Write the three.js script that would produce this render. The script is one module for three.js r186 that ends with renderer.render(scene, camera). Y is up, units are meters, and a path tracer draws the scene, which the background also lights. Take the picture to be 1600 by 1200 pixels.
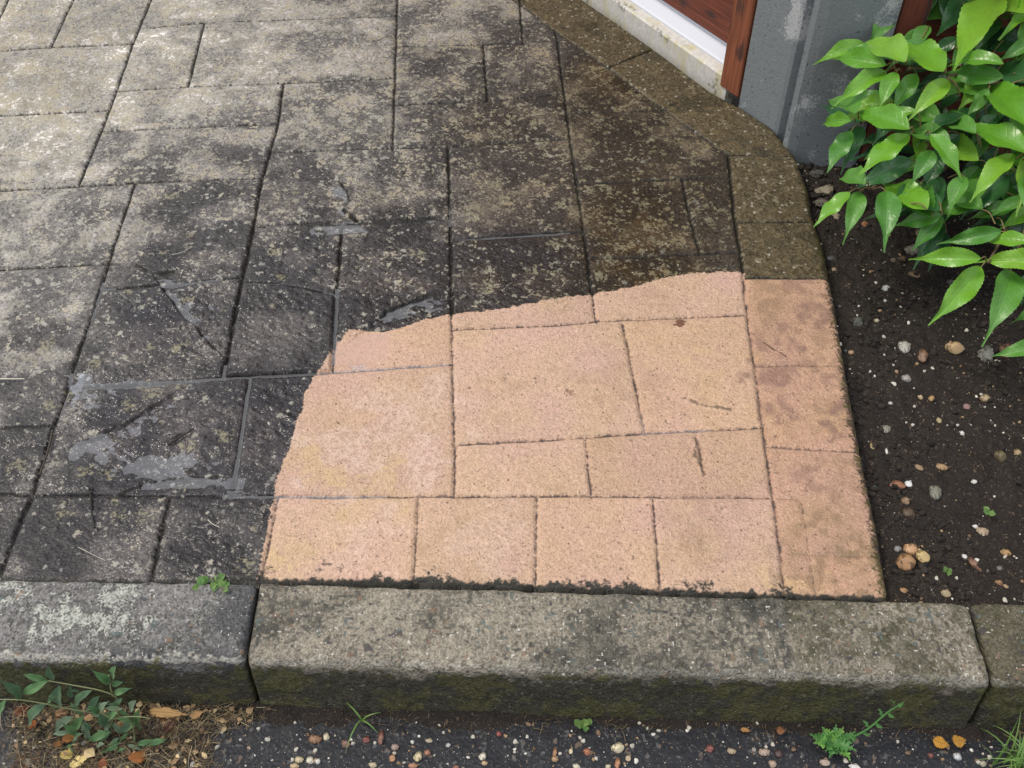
import * as THREE from 'three';
import { mergeGeometries, mergeVertices } from 'three/addons/utils/BufferGeometryUtils.js';

// ---------------------------------------------------------------- camera, sky, sun, exposure
const scene = new THREE.Scene();
const camera = new THREE.PerspectiveCamera(39.97, 4 / 3, 0.05, 200);
camera.position.set(0, 1.186, 0);
camera.rotation.set(-47.5 * Math.PI / 180, 0, 0);
scene.add(camera);

{ // even overcast sky: brighter overhead than at the horizon, the same all the way round
  const w = 128, h = 64, d = new Float32Array(w * h * 4);
  for (let j = 0; j < h; j++) {
    const el = ((j + 0.5) / h - 0.5) * Math.PI, s = Math.max(0, Math.sin(el));
    const l = 1.0 * (1 + 2 * s) / 3;
    for (let i = 0; i < w; i++) d.set([l * 0.965, l * 0.99, l * 1.05, 1], (j * w + i) * 4);
  }
  const t = new THREE.DataTexture(d, w, h, THREE.RGBAFormat, THREE.FloatType);
  t.mapping = THREE.EquirectangularReflectionMapping; t.magFilter = t.minFilter = THREE.LinearFilter; t.needsUpdate = true;
  scene.background = t; scene.environment = t;
}
const sun = new THREE.DirectionalLight(0xfff4e4, 1.4);
sun.position.set(-3.2, 4.6, -1.8); sun.target.position.set(0, 0, -1.2);
sun.castShadow = true; sun.shadow.radius = 28; sun.shadow.mapSize.set(2048, 2048);
Object.assign(sun.shadow.camera, { left: -3, right: 3, top: 3, bottom: -3, near: 0.5, far: 14 });
scene.add(sun, sun.target);

const renderer = new THREE.WebGLRenderer({ antialias: true });
renderer.setSize(1024, 768);
renderer.toneMapping = THREE.LinearToneMapping;
renderer.toneMappingExposure = 1.47;
renderer.shadowMap.enabled = true;

// ---------------------------------------------------------------- surveyed positions, in metres (x, z pairs on the paving unless said otherwise)
const site = {
  joints: [[1,-1.1676,-2.4977,-1.1549,-2.3127,-1.1332,-2.0484],[1,-1.0139,-2.4977,-1.0055,-2.3066,-0.993,-2.0693],[1,-0.8322,-2.4977,-0.8271,-2.3127,-0.82,-2.0773,-0.8083,-1.8848,-0.8022,-1.7624,-0.7986,-1.5781],[1,-1.7546,-1.9522,-0.9938,-2.072,-0.8192,-2.0852],[0.92,-1.6665,-1.6984,-1.0172,-1.8111,-0.8121,-1.8292],[1,-1.6055,-1.4671,-0.9377,-1.5685,-0.7996,-1.5819,-0.696,-1.5916,-0.461,-1.6072],[0.92,-0.8223,-2.1504,-0.6834,-2.1755,-0.3718,-2.1981,-0.2552,-2.2067],[1,-0.6834,-2.1755,-0.6656,-1.9181],[0.92,-0.808,-1.899,-0.6651,-1.9157,-0.4763,-1.9278,-0.3443,-1.9399,-0.2417,-1.9497],[0.92,-0.8018,-1.7559,-0.6276,-1.7711,-0.461,-1.7821],[1.1,-0.4723,-1.9278,-0.461,-1.7821,-0.4619,-1.69,-0.4633,-1.6072,-0.4533,-1.3927,-0.4528,-1.3079,-0.4426,-1.1027],[0.92,-0.4625,-1.6859,-0.3184,-1.6963,-0.1228,-1.7047,0.1115,-1.7322],[1.05,-0.696,-1.5916,-0.6888,-1.3843,-0.6797,-1.2402,-0.6785,-1.1108,-0.6727,-1.0529,-0.6739,-1.0014,-0.6668,-0.877],[1,-1.5441,-1.2537,-0.866,-1.3496,-0.684,-1.366],[1.15,-0.6845,-1.3016,-0.5657,-1.3126,-0.4559,-1.3318],[1.2,-0.677,-1.0815,-0.5179,-1.0921,-0.4402,-1.1001,-0.2954,-1.1108,-0.1977,-1.1203,-0.0923,-1.1298],[0.92,-1.4778,-0.9615,-0.6722,-1.005],[1.2,-0.401,-1.1001,-0.3963,-1.01,-0.3901,-0.8958,-0.3908,-0.8748],[1.0,-1.5182,-0.8869,-0.6671,-0.8781,-0.391,-0.8759,-0.1333,-0.8759,0.0711,-0.877,0.3568,-0.8737],[0.92,-0.4497,-1.4653,-0.2951,-1.4778,-0.1093,-1.4868],[1.2,-0.3017,-1.476,-0.2961,-1.3843,-0.29,-1.2906,-0.2759,-1.1122],[1.2,-0.4537,-1.319,-0.401,-1.3174,-0.3512,-1.3047,-0.2872,-1.2844],[0.92,-0.2764,-2.4977,-0.2644,-2.3127,-0.2507,-2.0879,-0.2288,-1.6942],[0.92,-0.2497,-2.0746,-0.0553,-2.0826,0.1029,-2.1013],[0.92,0.0124,-2.4977,0.0162,-2.3127,0.0235,-2.0852],[0.92,-0.0622,-2.0826,-0.0491,-1.8614],[0.92,-0.2393,-1.8475,-0.0491,-1.8637,0.1069,-1.8895],[0.95,0.0931,-2.1504,0.0986,-2.0959,0.1057,-1.8919,0.1136,-1.69,0.1192,-1.5877,0.1294,-1.3843,0.1315,-1.2953,0.136,-1.2223],[1.05,-0.1229,-1.7068,-0.1053,-1.3843,-0.0934,-1.1326,-0.0834,-0.9686,-0.0808,-0.8748],[0.92,-0.1081,-1.4285,0.0752,-1.4459,0.1304,-1.4512],[0.92,0.107,-1.8179,0.2043,-1.8246,0.3072,-1.8315],[0.92,0.118,-1.5877,0.3144,-1.6033,0.4066,-1.6092],[0.92,-0.1236,-2.4777,-0.0073,-2.2946,0.0488,-2.2124,0.0847,-2.1532,0.1355,-2.0826,0.2029,-1.987,0.3322,-1.791,0.4113,-1.6776],[0.92,0.2017,-1.9895,0.3053,-2.0641],[0.5,0.3025,-1.836,0.4027,-1.899],[0.6,0.4101,-1.6776,0.5468,-1.6735],[1.1,0.4119,-1.6818,0.398,-1.5068,0.3926,-1.3843,0.3786,-1.2047,0.3757,-1.1203,0.3663,-0.9651,0.3606,-0.8487,0.3525,-0.7218],[0.92,0.3158,-1.6053,0.316,-1.5123,0.323,-1.3893],[0.92,0.1292,-1.3793,0.2192,-1.3826,0.3232,-1.391,0.3944,-1.396],[0.8,0.3973,-1.4778,0.5505,-1.4778],[0.9,0.3898,-1.3286,0.5327,-1.3286],[1,-0.0973,-1.2062,0.0822,-1.2164,0.1362,-1.2253,0.3819,-1.2402],[0.95,0.178,-1.2179,0.1863,-1.1001,0.1945,-0.9891],[1,-0.0843,-0.9686,0.0745,-0.9794,0.1964,-0.9903,0.3666,-1.0014],[1,0.1071,-0.9806,0.1101,-0.8748],[0.7,0.3763,-1.1244,0.5175,-1.1271],[0.9,0.3663,-0.9651,0.5046,-0.9544],[1,-0.6671,-0.8781,-0.6704,-0.7783,-0.6695,-0.7294],[1,-0.476,-0.8748,-0.4698,-0.7256],[0.92,-0.3242,-0.8748,-0.3275,-0.7256],[0.92,-0.1306,-0.8748,-0.1275,-0.7275],[0.92,0.0346,-0.8748,0.0298,-0.7256],[1,0.1963,-0.8748,0.1903,-0.718],[0.35,0.3591,-0.8715,0.4024,-0.8704],[0.5,0.4008,-0.8715,0.3911,-0.7123],[0.4,0.3882,-0.7803,0.4915,-0.7753],[1,-1.1797,-2.0328,-1.1361,-1.7888],[1,-1.174,-1.7888,-1.1373,-1.5401],[1,-1.1489,-1.5401,-1.1335,-1.3174],[1,-1.0373,-1.3174,-1.0108,-0.9916],[1,-0.964,-0.9916,-0.9799,-0.8814],[1,-0.873,-0.8814,-0.8717,-0.7332],[1,-1.0868,-0.8814,-1.0958,-0.7332]],
  rightEdge: [0.1681,-2.2766,0.3057,-2.0693,0.4059,-1.9037,0.4643,-1.8383,0.5126,-1.7668,0.5404,-1.6715,0.5439,-1.5685,0.5373,-1.4977,0.5393,-1.4045,0.5302,-1.2751,0.5156,-1.1135,0.5034,-0.9615,0.4952,-0.8275,0.4845,-0.7114],
  nearEdge: [0.4858,-0.7133,0.2478,-0.7227,0.0498,-0.7313,-0.1415,-0.739,-0.3332,-0.7399,-0.4739,-0.7361,-0.5988,-0.7371,-0.7326,-0.739,-1.6714,-0.7467],
  border: [-0.0073,-2.2946,0.0488,-2.2124,0.0847,-2.1532,0.1355,-2.0826,0.2029,-1.987,0.3322,-1.791,0.4113,-1.6776,0.398,-1.5068,0.3926,-1.3843,0.392,-1.3286,0.5692,-1.3286,0.6643,-1.7668,0.3078,-2.4645],
  cleanLine: [-0.3345,-0.718,-0.334,-0.7351,-0.3307,-0.7663,-0.3322,-0.7965,-0.3318,-0.8381,-0.3305,-0.8759,-0.332,-0.9093,-0.3253,-0.9438,-0.3203,-0.9734,-0.3189,-1.01,-0.3147,-1.035,-0.3111,-1.0802,-0.3043,-1.1027,-0.2961,-1.1162,-0.2872,-1.1409,-0.2811,-1.1576,-0.2761,-1.1759,-0.2653,-1.1975,-0.2454,-1.2033,-0.2146,-1.2018,-0.1994,-1.2033,-0.1796,-1.212,-0.1447,-1.2297,-0.1038,-1.2417,-0.0417,-1.2492,0.0,-1.2568,0.0525,-1.272,0.1055,-1.2828,0.1375,-1.2891,0.1914,-1.3031,0.2244,-1.3158,0.2688,-1.3318,0.3128,-1.3398,0.3512,-1.3447,0.392,-1.3431,0.3909,-1.3286,0.5327,-1.3286],
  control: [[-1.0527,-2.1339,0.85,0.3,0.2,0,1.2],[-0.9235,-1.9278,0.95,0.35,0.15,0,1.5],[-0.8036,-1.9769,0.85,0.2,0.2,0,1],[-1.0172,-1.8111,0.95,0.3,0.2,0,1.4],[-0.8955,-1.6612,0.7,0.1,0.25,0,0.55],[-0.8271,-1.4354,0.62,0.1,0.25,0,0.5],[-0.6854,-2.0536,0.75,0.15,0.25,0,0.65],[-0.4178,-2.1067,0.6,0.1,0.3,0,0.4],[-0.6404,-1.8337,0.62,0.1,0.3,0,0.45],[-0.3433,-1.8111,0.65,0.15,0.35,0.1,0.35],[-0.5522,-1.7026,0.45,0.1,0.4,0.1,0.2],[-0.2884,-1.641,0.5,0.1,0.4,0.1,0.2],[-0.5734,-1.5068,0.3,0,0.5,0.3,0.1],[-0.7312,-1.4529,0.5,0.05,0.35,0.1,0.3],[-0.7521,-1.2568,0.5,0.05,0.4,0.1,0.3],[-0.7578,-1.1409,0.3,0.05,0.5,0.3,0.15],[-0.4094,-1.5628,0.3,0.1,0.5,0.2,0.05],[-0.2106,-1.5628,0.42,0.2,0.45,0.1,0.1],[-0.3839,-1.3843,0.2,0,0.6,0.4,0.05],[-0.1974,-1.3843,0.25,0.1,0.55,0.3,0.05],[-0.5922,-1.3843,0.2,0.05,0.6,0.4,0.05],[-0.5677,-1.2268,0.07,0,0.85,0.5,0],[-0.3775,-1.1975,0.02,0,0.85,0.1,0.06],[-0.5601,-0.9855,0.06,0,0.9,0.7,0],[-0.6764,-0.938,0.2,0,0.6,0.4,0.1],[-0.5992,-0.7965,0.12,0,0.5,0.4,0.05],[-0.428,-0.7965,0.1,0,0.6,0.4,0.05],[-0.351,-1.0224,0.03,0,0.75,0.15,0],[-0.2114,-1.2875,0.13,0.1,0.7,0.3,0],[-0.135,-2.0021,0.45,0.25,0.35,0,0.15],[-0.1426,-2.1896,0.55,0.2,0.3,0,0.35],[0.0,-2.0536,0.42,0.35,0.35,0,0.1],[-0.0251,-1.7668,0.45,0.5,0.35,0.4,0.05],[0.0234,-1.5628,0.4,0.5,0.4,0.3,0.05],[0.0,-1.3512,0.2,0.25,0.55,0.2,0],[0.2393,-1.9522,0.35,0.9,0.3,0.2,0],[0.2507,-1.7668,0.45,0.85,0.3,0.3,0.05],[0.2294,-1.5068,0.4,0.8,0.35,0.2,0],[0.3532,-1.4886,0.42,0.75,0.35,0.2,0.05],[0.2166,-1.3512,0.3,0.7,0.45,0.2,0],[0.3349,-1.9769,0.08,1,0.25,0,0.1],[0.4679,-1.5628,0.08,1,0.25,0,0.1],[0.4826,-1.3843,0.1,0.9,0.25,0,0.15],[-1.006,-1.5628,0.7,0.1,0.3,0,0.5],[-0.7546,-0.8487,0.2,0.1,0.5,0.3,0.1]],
  ledges: [[0.0102,0.022,-0.5835,-1.3063,-0.559,-1.272,-0.5341,-1.2387,-0.5146,-1.2194,-0.4898,-1.1874,-0.4676,-1.1618],[-0.0102,0.03,-0.2188,-1.2268,-0.2028,-1.2462,-0.1729,-1.2644,-0.1352,-1.2859],[-0.0102,0.02,-0.3218,-1.5955,-0.3006,-1.5628,-0.2936,-1.5289,-0.3057,-1.5123,-0.2875,-1.4922,-0.2694,-1.4706],[-0.0068,0.03,-0.6307,-0.971,-0.5987,-0.9903,-0.5778,-1.0001,-0.5549,-1.0224,-0.528,-1.0503],[-0.0059,0.02,-0.5022,-0.9686,-0.4846,-0.9819,-0.469,-0.9964],[-0.0051,0.03,-0.656,-1.3759,-0.6083,-1.3398,-0.5622,-1.3463],[-0.0034,0.02,0.2552,-1.058,0.2871,-1.0426,0.3243,-1.035],[-0.0051,0.02,-0.5509,-0.8759,-0.5122,-0.9003,-0.4511,-0.9093,-0.406,-0.9093],[0.0051,0.02,0.3995,-1.1759,0.4123,-1.1618,0.4277,-1.1464],[-0.0059,0.03,-0.3618,-1.4671,-0.2717,-1.4706,-0.1816,-1.4778,-0.1195,-1.485],[-0.0051,0.025,-0.067,-1.432,0.0224,-1.4424,0.1011,-1.4494],[0.0068,0.006,0.2673,-0.9806,0.2688,-0.9615,0.2699,-0.9403,0.272,-0.9127],[-0.0059,0.006,0.2677,-0.9758,0.2621,-0.952,0.2666,-0.9357,0.2714,-0.915]],
  dents: [[0.2697,-0.9615,0.0046,0.0118,0,0.003],[0.2708,-0.9403,0.0037,0.0162,-0.15,0.003],[0.2713,-0.9218,0.0027,0.0114,-0.2,0.002],[-0.5014,-0.9322,0.0866,0.0297,0,0.0042],[-0.6004,-0.9615,0.0277,0.0351,0,0.0015],[-0.2352,-1.1506,0.04,0.0303,0,0.0033],[-0.196,-0.9855,0.112,0.0728,0,0.0004],[-0.2539,-0.9207,0.0544,0.0114,0,0.0008],[-0.5379,-1.2568,0.023,0.0418,0,0.0015],[0.0872,-1.0723,0.0068,0.0065,0,0.0016],[-0.581,-1.0907,0.083,0.0132,0,0.0028],[-0.3275,-1.5628,0.0257,0.0227,0,0.003],[-0.2615,-0.8704,0.0399,0.0098,0,0.002],[-0.386,-0.8981,0.0144,0.0156,0,0.003],[-0.4338,-1.1244,0.0139,0.0216,0,0.0025],[0.4023,-1.1618,0.0251,0.0168,0,0.0015],[-0.5913,-1.035,0.0477,0.0201,-0.5,0.0025],[0.2498,-1.0075,0.0264,0.0086,0.2,0.002],[-0.6587,-1.1068,0.0138,0.0292,0,0.0025],[-0.2752,-1.2417,0.0083,0.0586,0,0.002]],
  lift: [[-0.3694,-1.212,0.0046],[-0.3839,-1.3843,-0.0014],[-0.195,-1.3512,-0.0008],[-0.5321,-0.9855,-0.0012],[-0.5644,-1.212,0.0002],[-0.5592,-0.8067,0.0006],[-0.1897,-1.0224,-0.0004],[-0.2237,-0.8067,0.0004]],
  edging: [[0.4439,-1.2268],[0.4315,-1.0477],[0.423,-0.9037],[0.4563,-0.8487],[0.3767,-0.7965],[0.4429,-0.7467]],
  water: [[-0.0031,0,-0.6889,-1.1095,-0.4461,-1.1271,-0.2981,-1.1326,-0.2956,-1.1122,-0.2757,-1.1108,-0.2773,-1.1244,-0.0999,-1.1464,-0.0985,-1.1108,-0.3887,-1.0789,-0.6638,-1.0555],[-0.0032,0,-0.4127,-1.0775,-0.3865,-1.0775,-0.3771,-0.888,-0.4066,-0.888,-0.4112,-0.9127],[-0.0029,0,-0.3159,-1.3031,-0.268,-1.3031,-0.2653,-1.1975,-0.2816,-1.1975,-0.2736,-1.1271,-0.2981,-1.1326],[-0.0032,0,-0.4061,-0.8858,-0.1783,-0.8836,-0.1764,-0.8595,-0.4017,-0.8617],[-0.0032,0,-0.6717,-1.0001,-0.676,-1.1409,-0.6869,-1.319,-0.6613,-1.319,-0.6584,-1.1203,-0.6529,-1.01],[-0.004,0,-0.6458,-1.0529,-0.4108,-1.0606,-0.412,-0.9173,-0.407,-0.8902,-0.6362,-0.888],[-0.0036,0,-0.6007,-1.3254,-0.4892,-1.3318,-0.4563,-1.1548,-0.5615,-1.1548],[-0.0021,1,-0.2816,-1.1975,-0.1632,-1.1975,-0.1595,-1.1409,-0.2735,-1.1257],[-0.0034,0,-0.4401,-1.4977,-0.1093,-1.516,-0.1074,-1.4671,-0.4298,-1.432],[-0.0034,0,-0.2568,-1.319,-0.107,-1.319,-0.1045,-1.2568,-0.246,-1.2091],[-0.0032,0,-0.0959,-1.46,0.1019,-1.4706,0.1002,-1.4251,-0.094,-1.4079],[-0.0032,0,0.1897,-1.0224,0.2957,-1.035,0.2894,-0.9855,0.1857,-0.9734],[-0.0034,0,-0.3379,-1.6014,-0.2727,-1.6014,-0.2631,-1.4995,-0.326,-1.4995]],
  stainsAndSheen: [[0.2697,-1.2194,0.0086,0.85,0],[0.0872,-1.0723,0.0076,0.5,0],[0.4962,-1.2568,0.0428,0.7200000000000001,1],[0.4311,-1.1831,0.038,0.6400000000000001,1],[0.3921,-1.1001,0.0361,0.8,1],[0.3958,-1.035,0.0266,0.7200000000000001,1],[0.5014,-1.0162,0.038,0.85,1],[0.4071,-0.915,0.038,0.48,1],[0.4835,-0.8925,0.038,0.48,1],[0.4902,-1.1001,0.038,0.48,1],[0.4786,-1.3031,0.0285,0.48,1],[0.4301,-0.8067,0.057,0.3,2],[0.3834,-0.7863,0.038,0.35,2],[0.4618,-0.7565,0.038,0.5,2],[0.3844,-0.7467,0.038,0.4,2],[0.2483,-0.7965,0.0285,0.15,0],[-0.1805,-0.9093,0.057,0.35,3],[-0.2714,-0.915,0.0475,0.4,3],[-0.2811,-0.7863,0.0285,0.25,3],[0.366,-0.7371,0.038,0.35,3],[-0.3122,-0.7663,0.0209,0.5,3],[-0.2106,-0.8487,0.057,0.2,3],[0.2619,-0.8381,0.0475,0.2,1],[0.156,-1.0868,0.057,0.2,1],[0.2592,-1.1409,0.057,0.2,3],[-0.195,-0.9734,0.0902,0.38,4],[-0.2461,-0.9322,0.057,0.35,4],[-0.1431,-1.035,0.0665,0.3,4],[-0.207,-0.8119,0.057,0.25,4],[-0.0344,-0.8067,0.057,0.2,4],[-0.0195,-1.0868,0.0665,0.15,1],[0.2102,-1.272,0.057,0.15,1]],
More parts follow.
